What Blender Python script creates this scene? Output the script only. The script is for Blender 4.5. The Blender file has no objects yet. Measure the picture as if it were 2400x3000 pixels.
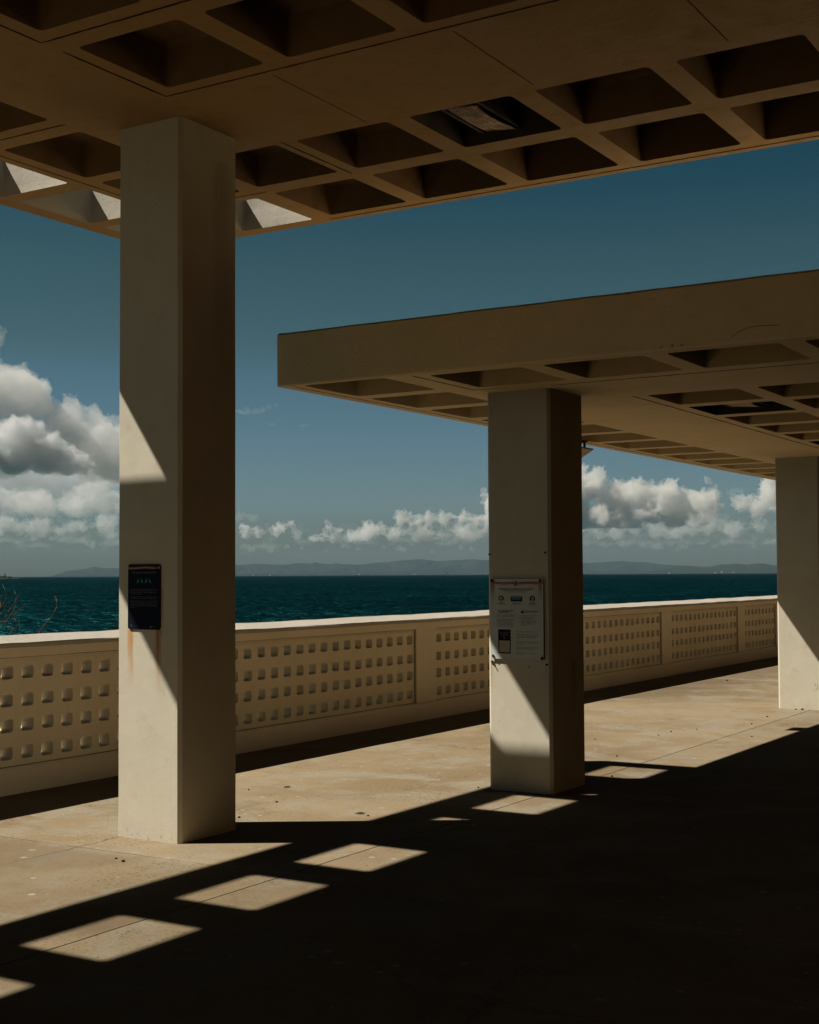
import bpy, bmesh, math, random
from mathutils import Vector, Matrix
R = math.radians
rnd = random.Random(7)
sc = bpy.context.scene
col = sc.collection

# ------------------------------------------------------------------ camera
YAW, PIT, ROL = R(31.5946), R(2.1853), R(-0.2899)
fw = Vector((-math.sin(YAW)*math.cos(PIT), math.cos(YAW)*math.cos(PIT), math.sin(PIT)))
rt = Vector((math.cos(YAW), math.sin(YAW), 0)); up = rt.cross(fw)
r2 = math.cos(ROL)*rt + math.sin(ROL)*up
u2 = -math.sin(ROL)*rt + math.cos(ROL)*up
cam = bpy.data.cameras.new('camera'); cam_o = bpy.data.objects.new('camera', cam); col.objects.link(cam_o)
m = Matrix((r2, u2, -fw)).transposed().to_4x4(); m.translation = Vector((0, 0, 1.6))
cam_o.matrix_world = m
cam.sensor_fit = 'HORIZONTAL'; cam.sensor_width = 24.0
cam.lens = 4021.6/2400*24.0
cam.shift_y = 30.1/2400
cam.clip_start = 0.05; cam.clip_end = 90000
sc.camera = cam_o

# ------------------------------------------------------------------ render / exposure
sc.render.engine = 'CYCLES'
sc.cycles.max_bounces = 10; sc.cycles.diffuse_bounces = 1; sc.cycles.volume_bounces = 4
sc.cycles.glossy_bounces = 4; sc.cycles.transmission_bounces = 4
sc.cycles.use_denoising = True
sc.cycles.caustics_reflective = False; sc.cycles.caustics_refractive = False
sc.cycles.sample_clamp_indirect = 4.0
vs = sc.view_settings
vs.view_transform = 'Standard'; vs.look = 'None'; vs.gamma = 1.0; vs.exposure = 0.60

# ------------------------------------------------------------------ sun
SX, SY = 0.683, 0.443                      # shadow shift per metre of height
toward = Vector((-SX, -SY, 1)).normalized()
ELEV = math.asin(toward.z)
sun = bpy.data.lights.new('sun', 'SUN'); sun.energy = 4.6; sun.angle = R(0.55); sun.color = (1.0, 0.955, 0.87)
sun_o = bpy.data.objects.new('sun', sun); col.objects.link(sun_o)
sun_o.rotation_euler = toward.to_track_quat('Z', 'Y').to_euler(); sun_o.location = (0, 0, 30)

# ------------------------------------------------------------------ node helpers
class NT:
    def __init__(s, tree): s.t = tree; s.n = tree.nodes; s.l = tree.links
    def node(s, typ, **kw):
        n = s.n.new(typ)
        for k, v in kw.items(): setattr(n, k, v)
        return n
    def put(s, sock, v):
        if v is None: return
        if isinstance(v, bpy.types.NodeSocket): s.l.new(v, sock)
        elif isinstance(v, (tuple, list)) and sock.type == 'RGBA' and len(v) == 3: sock.default_value = (*v, 1)
        else: sock.default_value = v
    def m(s, op, a, b=None, c=None, clamp=False):
        n = s.node('ShaderNodeMath', operation=op, use_clamp=clamp)
        s.put(n.inputs[0], a); s.put(n.inputs[1], b)
        if c is not None: s.put(n.inputs[2], c)
        return n.outputs[0]
    def vm(s, op, a, b=None, scale=None):
        n = s.node('ShaderNodeVectorMath', operation=op)
        s.put(n.inputs[0], a); s.put(n.inputs[1], b)
        if scale is not None: s.put(n.inputs['Scale'], scale)
        return n.outputs[1] if op in ('DOT_PRODUCT', 'LENGTH') else n.outputs[0]
    def noise(s, vec, scale, detail=4, rough=0.55, dist=0.0, out='Fac', dim='3D'):
        n = s.node('ShaderNodeTexNoise', noise_dimensions=dim)
        s.put(n.inputs['Vector'], vec); n.inputs['Scale'].default_value = scale
        n.inputs['Detail'].default_value = detail; n.inputs['Roughness'].default_value = rough
        n.inputs['Distortion'].default_value = dist
        return n.outputs[out]
    def voro(s, vec, scale, feature='F1', out='Distance', rand=1.0):
        n = s.node('ShaderNodeTexVoronoi', feature=feature)
        s.put(n.inputs['Vector'], vec); n.inputs['Scale'].default_value = scale
        n.inputs['Randomness'].default_value = rand
        return n.outputs[out]
    def mix(s, f, a, b, mode='MIX'):
        n = s.node('ShaderNodeMix', data_type='RGBA', blend_type=mode)
        s.put(n.inputs[0], f); s.put(n.inputs[6], a); s.put(n.inputs[7], b)
        return n.outputs[2]
    def ss(s, v, a, b, lo=0.0, hi=1.0):
        n = s.node('ShaderNodeMapRange', interpolation_type='SMOOTHSTEP')
        s.put(n.inputs[0], v); s.put(n.inputs[1], a); s.put(n.inputs[2], b)
        s.put(n.inputs[3], lo); s.put(n.inputs[4], hi)
        return n.outputs[0]
    def sep(s, v):
        n = s.node('ShaderNodeSeparateXYZ'); s.put(n.inputs[0], v); return n.outputs
    def comb(s, x, y, z):
        n = s.node('ShaderNodeCombineXYZ'); s.put(n.inputs[0], x); s.put(n.inputs[1], y); s.put(n.inputs[2], z); return n.outputs[0]
    def bump(s, h, strength=0.3, dist=0.01, normal=None):
        n = s.node('ShaderNodeBump'); s.put(n.inputs['Height'], h)
        n.inputs['Strength'].default_value = strength; n.inputs['Distance'].default_value = dist
        if normal is not None: s.put(n.inputs['Normal'], normal)
        return n.outputs[0]

# ------------------------------------------------------------------ world: sky with clouds
world = bpy.data.worlds.new('World'); sc.world = world; world.use_nodes = True
W = NT(world.node_tree); W.n.clear()
sky = W.node('ShaderNodeTexSky', sky_type='NISHITA', sun_disc=False)
sky.sun_elevation = ELEV; sky.sun_rotation = math.atan2(toward.x, toward.y) % (2*math.pi)
sky.air_density = 1.0; sky.dust_density = 0.6; sky.ozone_density = 2.0; sky.altitude = 0
dirv = W.node('ShaderNodeTexCoord').outputs['Generated']
dx, dy, dz = W.sep(dirv)
el = W.m('MULTIPLY', W.m('ARCSINE', dz), 180/math.pi)
# sky tone: a hand-mixed teal gradient multiplied on the physical sky
tone = W.node('ShaderNodeValToRGB'); W.put(tone.inputs[0], W.m('DIVIDE', el, 45.0, clamp=True))
cr = tone.color_ramp; cr.elements[0].position = 0.0; cr.elements[0].color = (0.165, 0.185, 0.145, 1)
cr.elements[1].position = 1.0; cr.elements[1].color = (0.003, 0.008, 0.008, 1)
for p, c in ((0.03, (0.22, 0.26, 0.262, 1)), (0.064, (0.275, 0.35, 0.395, 1)), (0.12, (0.247, 0.337, 0.368, 1)), (0.184, (0.203, 0.298, 0.305, 1)), (0.213, (0.173, 0.257, 0.222, 1)),
             (0.29, (0.130, 0.221, 0.186, 1)), (0.33, (0.088, 0.191, 0.174, 1)), (0.374, (0.048, 0.166, 0.157, 1)), (0.50, (0.022, 0.08, 0.08, 1))):
    e = cr.elements.new(p); e.color = c
skyc = W.mix(1.0, sky.outputs[0], tone.outputs[0], 'MULTIPLY')

bg = W.node('ShaderNodeBackground'); bg.inputs['Strength'].default_value = 0.075
W.l.new(skyc, bg.inputs['Color'])
wo = W.node('ShaderNodeOutputWorld'); W.l.new(bg.outputs[0], wo.inputs['Surface'])

# ------------------------------------------------------------------ object helpers
def put_props(o, label=None, cat=None, group=None, kind=None):
    if label: o['label'] = label
    if cat: o['category'] = cat
    if group: o['group'] = group
    if kind: o['kind'] = kind
    return o
def empty(name, loc=(0, 0, 0), **kw):
    o = bpy.data.objects.new(name, None); col.objects.link(o); o.location = loc
    o.empty_display_size = 0.2
    return put_props(o, **kw)
def mesh_obj(name, verts, faces, mat, parent=None, smooth=False, **kw):
    me = bpy.data.meshes.new(name); me.from_pydata(verts, [], faces); me.validate(); me.update()
    return link_me(name, me, mat, parent, smooth, **kw)
def link_me(name, me, mat, parent=None, smooth=False, **kw):
    if mat is not None and not me.materials: me.materials.append(mat)
    if smooth:
        for p in me.polygons: p.use_smooth = True
    o = bpy.data.objects.new(name, me); col.objects.link(o)
    if parent is not None:
        o.parent = parent
        o.matrix_parent_inverse = Matrix.Translation(parent_world(parent)).inverted()
    return put_props(o, **kw)
def parent_world(p):
    v = Vector(p.location) if p.type == 'EMPTY' or p.parent is None else Vector((0, 0, 0))
    return v
class MB:
    def __init__(s): s.v = []; s.f = []
    def add(s, vs, fs):
        b = len(s.v); s.v += [tuple(v) for v in vs]; s.f += [tuple(i+b for i in f) for f in fs]
    def box(s, a, b, ch=0.0):
        x0, y0, z0 = a; x1, y1, z1 = b
        vs = [(x, y, z) for z in (z0, z1) for (x, y) in ((x0, y0), (x1, y0), (x1, y1), (x0, y1))]
        s.add(vs, [(0, 3, 2, 1), (4, 5, 6, 7), (0, 1, 5, 4), (1, 2, 6, 5), (2, 3, 7, 6), (3, 0, 4, 7)])
    def tube(s, pts, rads, n=8, cap=True):
        P = [Vector(p) for p in pts]; rings = []
        for i, p in enumerate(P):
            t = (P[min(i+1, len(P)-1)] - P[max(i-1, 0)]).normalized()
            a = t.cross(Vector((0, 0, 1)) if abs(t.z) < 0.9 else Vector((1, 0, 0))).normalized(); b = t.cross(a)
            r = rads[i] if isinstance(rads, (list, tuple)) else rads
            rings.append([p + a*math.cos(2*math.pi*k/n)*r + b*math.sin(2*math.pi*k/n)*r for k in range(n)])
        vs = [v for r_ in rings for v in r_]; fs = []
        for i in range(len(P)-1):
            for k in range(n):
                fs.append((i*n+k, i*n+(k+1) % n, (i+1)*n+(k+1) % n, (i+1)*n+k))
        if cap: fs += [tuple(range(n))[::-1], tuple((len(P)-1)*n+k for k in range(n))]
        s.add(vs, fs)
    def build(s, name, mat, parent=None, smooth=False, **kw):
        return mesh_obj(name, s.v, s.f, mat, parent, smooth, **kw)

# ------------------------------------------------------------------ materials
def new_mat(name):
    mt = bpy.data.materials.new(name); mt.use_nodes = True
    nt = NT(mt.node_tree); nt.n.clear()
    out = nt.node('ShaderNodeOutputMaterial'); bs = nt.node('ShaderNodeBsdfPrincipled')
    nt.l.new(bs.outputs[0], out.inputs[0])
    nt.co = nt.node('ShaderNodeTexCoord').outputs['Object']
    return mt, nt, bs
def fin(nt, bs, color, rough=0.8, normal=None, spec=0.25, metal=0.0):
    nt.put(bs.inputs['Base Color'], color); nt.put(bs.inputs['Roughness'], rough)
    nt.put(bs.inputs['Specular IOR Level'], spec); bs.inputs['Metallic'].default_value = metal
    if normal is not None: nt.put(bs.inputs['Normal'], normal)

def paint(name, base, dirt=0.12, bump=0.35, streaks=(), specks=0.5, board=0.0, vary=0.05, wear=0.0, foot=0.0):
    """painted concrete; streaks: (axis, pos, ztop, length, halfwidth, colour, strength)"""
    mt, nt, bs = new_mat(name); co = nt.co
    x, y, z = nt.sep(co)
    n1 = nt.noise(co, 0.9, 5, 0.6); n2 = nt.noise(co, 7.0, 5, 0.6); n3 = nt.noise(co, 60, 4, 0.6)
    c = nt.mix(nt.ss(n1, 0.3, 0.75), base, tuple(b*(1-vary*2.2) for b in base))
    c = nt.mix(nt.m('MULTIPLY', nt.ss(n2, 0.52, 0.75), dirt), c, (base[0]*0.72, base[1]*0.66, base[2]*0.55))
    # vertical brush / trickle marks
    tr = nt.noise(nt.vm('MULTIPLY', co, (9, 9, 0.5)), 2.0, 4, 0.6)
    c = nt.mix(nt.m('MULTIPLY', nt.ss(tr, 0.55, 0.8), dirt*0.8), c, (base[0]*0.8, base[1]*0.74, base[2]*0.62))
    if specks:
        sp = nt.voro(co, 22); c = nt.mix(nt.m('MULTIPLY', nt.ss(nt.m('ADD', sp, nt.m('MULTIPLY', nt.ss(nt.noise(co, 2.1, 2), 0.42, 0.62), -0.11)), 0.0, 0.05, 1, 0), specks), c, (base[0]*0.3, base[1]*0.26, base[2]*0.2))
    if wear:
        wv = nt.noise(co, 3.2, 8, 0.72, 0.4)
        c = nt.mix(nt.m('MULTIPLY', nt.ss(wv, 0.58, 0.70), wear), c, (base[0]*0.45, base[1]*0.4, base[2]*0.33))
    if foot:
        pn = nt.noise(co, 2.6, 3, 0.5); c = nt.mix(nt.m('MULTIPLY', nt.ss(pn, 0.55, 0.58), 0.30), c, tuple(b*1.06 for b in base))
        fl = nt.voro(nt.vm('ADD', co, nt.vm('SCALE', nt.noise(co, 30, 2, out='Color'), scale=0.02)), 11)
        c = nt.mix(nt.m('MULTIPLY', nt.ss(fl, 0.035, 0.06, 1, 0), 0.5), c, (base[0]*0.35, base[1]*0.28, base[2]*0.2))
        sf = nt.noise(nt.vm('MULTIPLY', co, (1, 1, 1.6)), 30, 7, 0.8)
        c = nt.mix(nt.m('MULTIPLY', nt.m('MULTIPLY', nt.ss(sf, 0.54, 0.62), nt.ss(nt.m('ADD', z, nt.m('MULTIPLY', n2, 0.25)), 0.12, 0.26, 1, 0)), foot), c, (base[0]*0.45, base[1]*0.36, base[2]*0.25))
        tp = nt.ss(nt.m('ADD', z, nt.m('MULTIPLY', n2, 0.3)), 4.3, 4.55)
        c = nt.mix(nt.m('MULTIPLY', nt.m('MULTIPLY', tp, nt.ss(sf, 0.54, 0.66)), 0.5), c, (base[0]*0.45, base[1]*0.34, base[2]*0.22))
    for (axis, pos, zt, ln, hw, cc, st) in streaks:
        u = x if axis == 'x' else y
        wob = nt.m('MULTIPLY', nt.m('SUBTRACT', nt.noise(nt.vm('MULTIPLY', co, (1, 1, 1)), 5, 3), 0.5), hw*1.2)
        du = nt.m('ABSOLUTE', nt.m('ADD', nt.m('SUBTRACT', u, pos), wob))
        a = nt.ss(du, hw*0.15, hw, 1, 0)
        b = nt.ss(z, zt-ln, zt-ln*0.1)
        b = nt.m('MULTIPLY', b, nt.ss(z, zt, zt+0.006, 1, 0))
        fib = nt.ss(nt.noise(nt.vm('MULTIPLY', co, (40, 40, 1.5)), 1.5, 3), 0.25, 0.7, 0.55, 1)
        c = nt.mix(nt.m('MULTIPLY', nt.m('MULTIPLY', a, b), nt.m('MULTIPLY', fib, st)), c, cc)
    h = nt.m('ADD', nt.m('MULTIPLY', n3, 0.35), nt.m('ADD', nt.m('MULTIPLY', n2, 1.0), nt.m('MULTIPLY', tr, 0.5)))
    if board:
        bd = nt.noise(nt.vm('MULTIPLY', co, (0.6, 30, 30)), 3, 4); h = nt.m('ADD', h, nt.m('MULTIPLY', bd, board))
    fin(nt, bs, c, nt.ss(n2, 0.2, 0.8, 0.62, 0.85), nt.bump(h, bump, 0.012), 0.25)
    return mt

RUST = (0.30, 0.13, 0.025)
WHITE = (0.60, 0.540, 0.412)
M_col1 = paint('column_paint_rust_streaks', WHITE, 0.30, 0.14, specks=0.0, foot=0.5, streaks=[
    ('x', -5.895, 1.272, 0.40, 0.034, (0.50, 0.21, 0.03), 1.0), ('x', -5.668, 1.272, 0.42, 0.034, (0.38, 0.13, 0.012), 1.0),
    ('x', -5.640, 1.52, 0.34, 0.013, (0.40, 0.18, 0.035), 0.6), ('y', 6.70, 4.2, 2.2, 0.12, (0.19, 0.14, 0.08), 0.35)])
M_col2 = paint('column_paint', WHITE, 0.30, 0.14, specks=0.0, foot=0.5, streaks=[
    ('x', -4.868, 0.935, 0.30, 0.018, (0.45, 0.25, 0.07), 0.6), ('x', -4.415, 0.93, 0.15, 0.010, (0.27, 0.16, 0.065), 0.4),
    ('x', -4.845, 1.53, 0.25, 0.03, (0.27, 0.16, 0.065), 0.3), ('y', 9.45, 0.95, 0.5, 0.07, (0.08, 0.06, 0.04), 0.5)])
M_soffit = paint('shaded_soffit_paint', (0.36, 0.215, 0.08), 0.35, 0.4, specks=0.45, board=0.5)  # high soffit darkened: part of its shade is in the colour
M_soffit2 = paint('lit_lower_soffit_paint', (0.76, 0.58, 0.34), 0.25, 0.35, specks=0.3, board=0.4)  # lighter copy: the light on the lower soffit is in the colour
M_coffer2 = paint('lit_lower_coffer_paint', (0.66, 0.49, 0.26), 0.35, 0.4, specks=0.4, wear=0.1)  # lighter coffer copy, carrying the light under the lower canopy
M_coffer = paint('shaded_coffer_paint', (0.17, 0.095, 0.034), 0.45, 0.5, specks=0.6, wear=0.25)  # recess shade of the high coffers put into the colour
M_open = paint('open_coffer_paint', (0.42, 0.375, 0.30), 0.3, 0.4, specks=0.6, wear=0.12)
M_fascia = paint('fascia_paint', (0.90, 0.67, 0.36), 0.2, 0.45, specks=0.1)
M_wall = paint('parapet_paint', (0.90, 0.75, 0.53), 0.2, 0.25, specks=0.15)
M_wallpanel = paint('parapet_panel_paint', (0.88, 0.73, 0.50), 0.25, 0.3, specks=0.25, wear=0.08)
M_cap = paint('parapet_cap_paint', (0.46, 0.41, 0.335), 0.3, 0.5, specks=0.15, wear=0.12)
def plain(name, colr, rough=0.6, spec=0.3, metal=0.0, var=0.15, scale=20, bump=0.1):
    mt, nt, bs = new_mat(name)
    n = nt.noise(nt.co, scale, 4, 0.6)
    c = nt.mix(nt.ss(n, 0.3, 0.7), tuple(k*(1-var) for k in colr), tuple(min(1, k*(1+var)) for k in colr))
    fin(nt, bs, c, rough, nt.bump(n, bump, 0.004), spec, metal)
    return mt
M_joint = plain('dark_joint', (0.035, 0.024, 0.014), 0.95, 0.0)
M_rustbolt = plain('rusted_iron', (0.045, 0.018, 0.010), 0.85, 0.2, var=0.5, scale=120, bump=0.6)
M_rustorange = plain('orange_rust', (0.20, 0.065, 0.015), 0.9, 0.1, var=0.5, scale=150, bump=0.5)
M_black = plain('black_metal', (0.012, 0.012, 0.013), 0.5, 0.4)
M_stone = plain('dark_pebble', (0.035, 0.028, 0.022), 0.9, 0.1, var=0.4, scale=60)
M_twig = plain('dry_bark', (0.075, 0.052, 0.036), 0.85, 0.1, var=0.45, scale=40, bump=0.4)
M_navy = plain('navy_enamel', (0.004, 0.005, 0.016), 0.6, 0.1, var=0.1)
M_signwhite = None

def flat(name, colr, rough=0.6, spec=0.2):
    mt, nt, bs = new_mat(name); n = nt.noise(nt.co, 35, 3)
    fin(nt, bs, nt.mix(nt.ss(n, 0.3, 0.7), tuple(k*0.93 for k in colr), colr), rough, None, spec); return mt
M_ink = flat('dark_ink', (0.012, 0.016, 0.026))
M_grayink = flat('gray_ink', (0.05, 0.05, 0.045))
M_red = flat('red_ink', (0.42, 0.02, 0.018)); M_yellow = flat('yellow_ink', (0.5, 0.24, 0.03)); M_teal = flat('teal_ink', (0.03, 0.24, 0.24))
M_paleink = flat('pale_ink', (0.24, 0.25, 0.26)); M_cream = flat('cream_ink', (0.45, 0.38, 0.28))
def sign_paint():
    mt, nt, bs = new_mat('weathered_white_sheet'); co = nt.co; x, y, z = nt.sep(co)
    c = (0.56, 0.585, 0.54)
    n = nt.noise(co, 9, 5, 0.6)
    c = nt.mix(nt.ss(n, 0.3, 0.8), c, (0.50, 0.50, 0.44))
    for px, hw in ((-4.842, 0.028), (-4.447, 0.022)):
        du = nt.m('ABSOLUTE', nt.m('SUBTRACT', x, px))
        a = nt.m('MULTIPLY', nt.ss(du, 0.2*hw, hw, 1, 0), nt.ss(z, 1.38, 1.53))
        c = nt.mix(nt.m('MULTIPLY', a, 0.85), c, (0.25, 0.10, 0.02))
    fin(nt, bs, c, 0.4, nt.bump(n, 0.1, 0.003), 0.3)
    return mt
M_signwhite = sign_paint()

def floor_mat():
    mt, nt, bs = new_mat('promenade_concrete'); co = nt.co; x, y, z = nt.sep(co)
    big = nt.noise(co, 0.35, 5, 0.6, 0.3); mid = nt.noise(co, 1.7, 6, 0.65, 0.4); fine = nt.noise(co, 45, 4, 0.7)
    A = (0.285, 0.216, 0.130); B = (0.200, 0.142, 0.078); Cc = (0.272, 0.232, 0.165)
    c = nt.mix(nt.ss(big, 0.35, 0.65), A, B)
    c = nt.mix(nt.m('MULTIPLY', nt.ss(mid, 0.46, 0.62), 0.75), c, Cc)
    m2_ = nt.noise(nt.vm('ADD', co, (4, 8, 0)), 5.5, 5, 0.65)
    c = nt.mix(nt.m('MULTIPLY', nt.ss(m2_, 0.5, 0.68), 0.30), c, (0.165, 0.118, 0.066))
    st = nt.noise(nt.vm('ADD', nt.vm('MULTIPLY', co, (1.0, 0.55, 1)), (7, 3, 0)), 0.8, 7, 0.7, 0.6)
    c = nt.mix(nt.m('MULTIPLY', nt.ss(st, 0.55, 0.68), 0.45), c, (0.105, 0.077, 0.045))
    # damp / grimy band beyond the third joint, close to the wall
    c = nt.mix(nt.m('MULTIPLY', nt.m('MULTIPLY', nt.ss(y, 15.2, 17.8), nt.ss(nt.m('ADD', x, nt.m('MULTIPLY', mid, 1.6)), -6.1, -4.7, 1, 0)), 0.6), c, (0.105, 0.075, 0.043))
    c = nt.mix(nt.m('MULTIPLY', nt.ss(nt.m('ADD', nt.m('ABSOLUTE', nt.m('SUBTRACT', x, -4.86)), nt.m('ABSOLUTE', nt.m('SUBTRACT', y, 4.75))), 0.10, 0.42, 1, 0), 0.0), c, (0.12, 0.09, 0.055))
    # aggregate: dark pits and grains, more of them near the camera-side slabs
    v1 = nt.noise(co, 48, 3, 0.6); cl = nt.ss(nt.noise(co, 1.1, 4, 0.6), 0.38, 0.62, 0.0, 0.075)
    pit = nt.ss(nt.m('ADD', v1, cl), 0.675, 0.72)
    c = nt.mix(nt.m('MULTIPLY', pit, 0.8), c, (0.045, 0.032, 0.02))
    gr = nt.ss(nt.noise(nt.vm('ADD', co, (3.7, 9.1, 0)), 95, 3, 0.6), 0.62, 0.70)
    c = nt.mix(nt.m('MULTIPLY', gr, 0.45), c, (0.36, 0.32, 0.24))
    v1b = nt.voro(nt.vm('ADD', co, (5.1, 2.2, 0)), 130)
    c = nt.mix(nt.m('MULTIPLY', nt.ss(v1b, 0.12, 0.24, 1, 0), 0.30), c, (0.056, 0.041, 0.025))
    c = nt.mix(nt.m('MULTIPLY', nt.ss(fine, 0.35, 0.7), 0.35), c, nt.mix(1.0, c, (0.62, 0.6, 0.56), 'MULTIPLY'))
    # separate pours: the slabs nearer the camera are older and darker; those landward of the long joint greyer, also toned down for the shade
    c = nt.mix(nt.ss(y, 5.93, 5.96, 1, 0), c, nt.mix(1.0, c, (0.84, 0.84, 0.83), 'MULTIPLY'))
    c = nt.mix(nt.ss(x, -4.45, -4.435), c, nt.mix(1.0, c, (0.92, 0.925, 0.93), 'MULTIPLY'))
    # oil stain stopped by the joint, and a grimy patch in front of the tallest column
    for (sx_, sy_, rr_, k_) in ((-4.62, 4.78, 0.42, 0.75), (-5.75, 5.72, 0.40, 0.35), (-6.2, 5.5, 0.5, 0.25)):
        dd = nt.vm('LENGTH', nt.comb(nt.m('SUBTRACT', x, sx_), nt.m('MULTIPLY', nt.m('SUBTRACT', y, sy_), 0.9), 0.0))
        mk = nt.ss(nt.m('ADD', dd, nt.m('MULTIPLY', nt.m('SUBTRACT', mid, 0.5), 0.5)), rr_*0.45, rr_, 1, 0)
        if k_ > 0.7: mk = nt.m('MULTIPLY', mk, nt.ss(x, -4.446, -4.442, 1, 0))
        c = nt.mix(nt.m('MULTIPLY', mk, k_), c, (0.125, 0.083, 0.045))
    # pale round droppings / chewing-gum spots
    wv = nt.vm('ADD', co, nt.vm('SCALE', nt.noise(co, 18, 2, out='Color'), scale=0.02))
    v2 = nt.voro(wv, 8.0); sel = nt.voro(wv, 8.0, out='Color')
    rr = nt.m('ADD', nt.m('MULTIPLY', nt.sep(sel)[0], 0.12), 0.06)
    keep = nt.m('MULTIPLY', nt.m('GREATER_THAN', nt.sep(sel)[1], 0.50), nt.ss(nt.noise(nt.vm('ADD', co, (1, 5, 0)), 0.6, 2), 0.40, 0.55))
    c = nt.mix(nt.m('MULTIPLY', nt.m('MULTIPLY', nt.ss(nt.m('SUBTRACT', v2, rr), -0.012, 0.008, 1, 0), keep), 0.65), c, (0.38, 0.345, 0.27))
    # slab joints
    wob = nt.m('MULTIPLY', nt.m('SUBTRACT', nt.noise(co, 4.0, 5, 0.7), 0.5), 0.012)
    wob2 = nt.m('MULTIPLY', nt.m('SUBTRACT', nt.noise(co, 2.0, 6, 0.7), 0.5), 0.07)
    jl = nt.ss(nt.m('ABSOLUTE', nt.m('ADD', nt.m('SUBTRACT', x, -4.442), wob)), 0.0035, 0.0075, 1, 0)
    depth = jl
    c = nt.mix(nt.m('MULTIPLY', jl, 0.92), c, (0.02, 0.014, 0.008))
    for yj, wd, dk in ((-1.0, .004, .6), (2.45, .004, .6), (5.945, 0.004, 0.7), (9.295, 0.005, 0.55), (12.92, 0.006, 0.35), (16.38, 0.008, 0.3), (20.33, 0.01, 0.3), (24, 0.01, 0.3)):
        d = nt.m('ABSOLUTE', nt.m('ADD', nt.m('SUBTRACT', y, yj), wob2))
        band = nt.ss(d, 0.01, 0.13, 1, 0)
        c = nt.mix(nt.m('MULTIPLY', nt.m('MULTIPLY', band, nt.ss(mid, 0.35, 0.6)), 0.45), c, (0.29, 0.24, 0.165))
        j = nt.ss(d, wd*0.5, wd*1.3, 1, 0); j = nt.m('MULTIPLY', j, nt.ss(nt.noise(co, 6, 3), 0.3, 0.55, 0.3, 1))
        c = nt.mix(nt.m('MULTIPLY', j, dk), c, (0.05, 0.036, 0.022)); depth = nt.m('MAXIMUM', depth, nt.m('MULTIPLY', j, 0.6))
    # hairline crack
    ck = nt.m('ABSOLUTE', nt.m('ADD', nt.m('SUBTRACT', x, -5.97), nt.m('MULTIPLY', nt.m('SUBTRACT', nt.noise(co, 3, 6, 0.75), 0.5), 0.16)))
    cm = nt.m('MULTIPLY', nt.ss(ck, 0.003, 0.010, 1, 0), nt.m('MULTIPLY', nt.ss(y, 5.2, 5.9), nt.ss(y, 6.3, 6.4, 1, 0)))
    c = nt.mix(nt.m('MULTIPLY', cm, 0.7), c, (0.05, 0.035, 0.02))
    ce = nt.node('ShaderNodeTexVoronoi', feature='DISTANCE_TO_EDGE'); nt.put(ce.inputs['Vector'], nt.vm('ADD', co, nt.vm('SCALE', nt.noise(co, 1.5, 6, 0.7, out='Color'), scale=0.9))); ce.inputs['Scale'].default_value = 0.33
    cm2 = nt.m('MULTIPLY', nt.ss(ce.outputs[0], 0.0012, 0.0045, 1, 0), nt.ss(nt.noise(co, 0.7, 3), 0.48, 0.6))
    c = nt.mix(nt.m('MULTIPLY', cm2, 0.55), c, (0.06, 0.043, 0.025))
    h = nt.m('SUBTRACT', nt.m('ADD', nt.m('MULTIPLY', fine, 0.5), nt.m('MULTIPLY', pit, -0.6)), nt.m('MULTIPLY', depth, 2.0))
    fin(nt, bs, c, 0.88, nt.bump(h, 0.5, 0.006), 0.12)
    return mt
M_floor = floor_mat()

def water_mat():
    mt, nt, bs = new_mat('sea_water'); co = nt.co
    cd = nt.node('ShaderNodeCameraData').outputs['View Distance'] if False else None
    # wind waves from ripples to swell; crests run roughly across the view
    rot = nt.node('ShaderNodeMapping'); nt.put(rot.inputs['Vector'], co); rot.inputs['Rotation'].default_value = (0, 0, R(-32)); rot.inputs['Scale'].default_value = (0.45, 1, 1)
    v = rot.outputs[0]
    a = nt.noise(v, 0.9, 6, 0.68, 0.4); b = nt.noise(v, 0.11, 6, 0.62, 0.4); d = nt.noise(v, 0.018, 5, 0.6, 0.3)
    g = nt.noise(co, 0.004, 4, 0.6)
    w = nt.m('ADD', nt.m('MULTIPLY', a, 0.50), nt.m('ADD', nt.m('MULTIPLY', b, 0.32), nt.m('MULTIPLY', d, 0.18)))
    c = nt.mix(nt.ss(w, 0.42, 0.57), (0.0, 0.0008, 0.0014), (0.0002, 0.0075, 0.0095))  # light and dark of the wave faces painted into the base colour
    c = nt.mix(nt.m('MULTIPLY', nt.ss(nt.m('ADD', nt.m('MULTIPLY', b, 0.6), nt.m('MULTIPLY', d, 0.4)), 0.50, 0.58), 0.55), c, (0.001, 0.012, 0.015))
    c = nt.mix(nt.m('MULTIPLY', nt.ss(b, 0.52, 0.40), 0.0), c, (0, 0, 0))
    c = nt.mix(nt.ss(w, 0.56, 0.64), c, (0.0015, 0.016, 0.0185))
    c = nt.mix(nt.m('MULTIPLY', nt.ss(g, 0.45, 0.65), 0.35), c, (0.0, 0.004, 0.006))
    h = nt.m('ADD', nt.m('MULTIPLY', a, 0.7), nt.m('ADD', nt.m('MULTIPLY', b, 3.0), nt.m('MULTIPLY', d, 6.0)))
    bm = nt.bump(h, 1.0, 0.6)
    fin(nt, bs, c, 0.6, bm, 0.0)
    gl = nt.node('ShaderNodeBsdfGlossy'); nt.put(gl.inputs['Color'], (0.035, 0.27, 0.29)); gl.inputs['Roughness'].default_value = 0.32; nt.put(gl.inputs['Normal'], bm)
    mx = nt.node('ShaderNodeMixShader'); mx.inputs[0].default_value = 0.16
    nt.l.new(bs.outputs[0], mx.inputs[1]); nt.l.new(gl.outputs[0], mx.inputs[2])
    out = [n for n in nt.n if n.bl_idname == 'ShaderNodeOutputMaterial'][0]; nt.l.new(mx.outputs[0], out.inputs[0])
    return mt
M_water = water_mat()
M_hill = None
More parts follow.
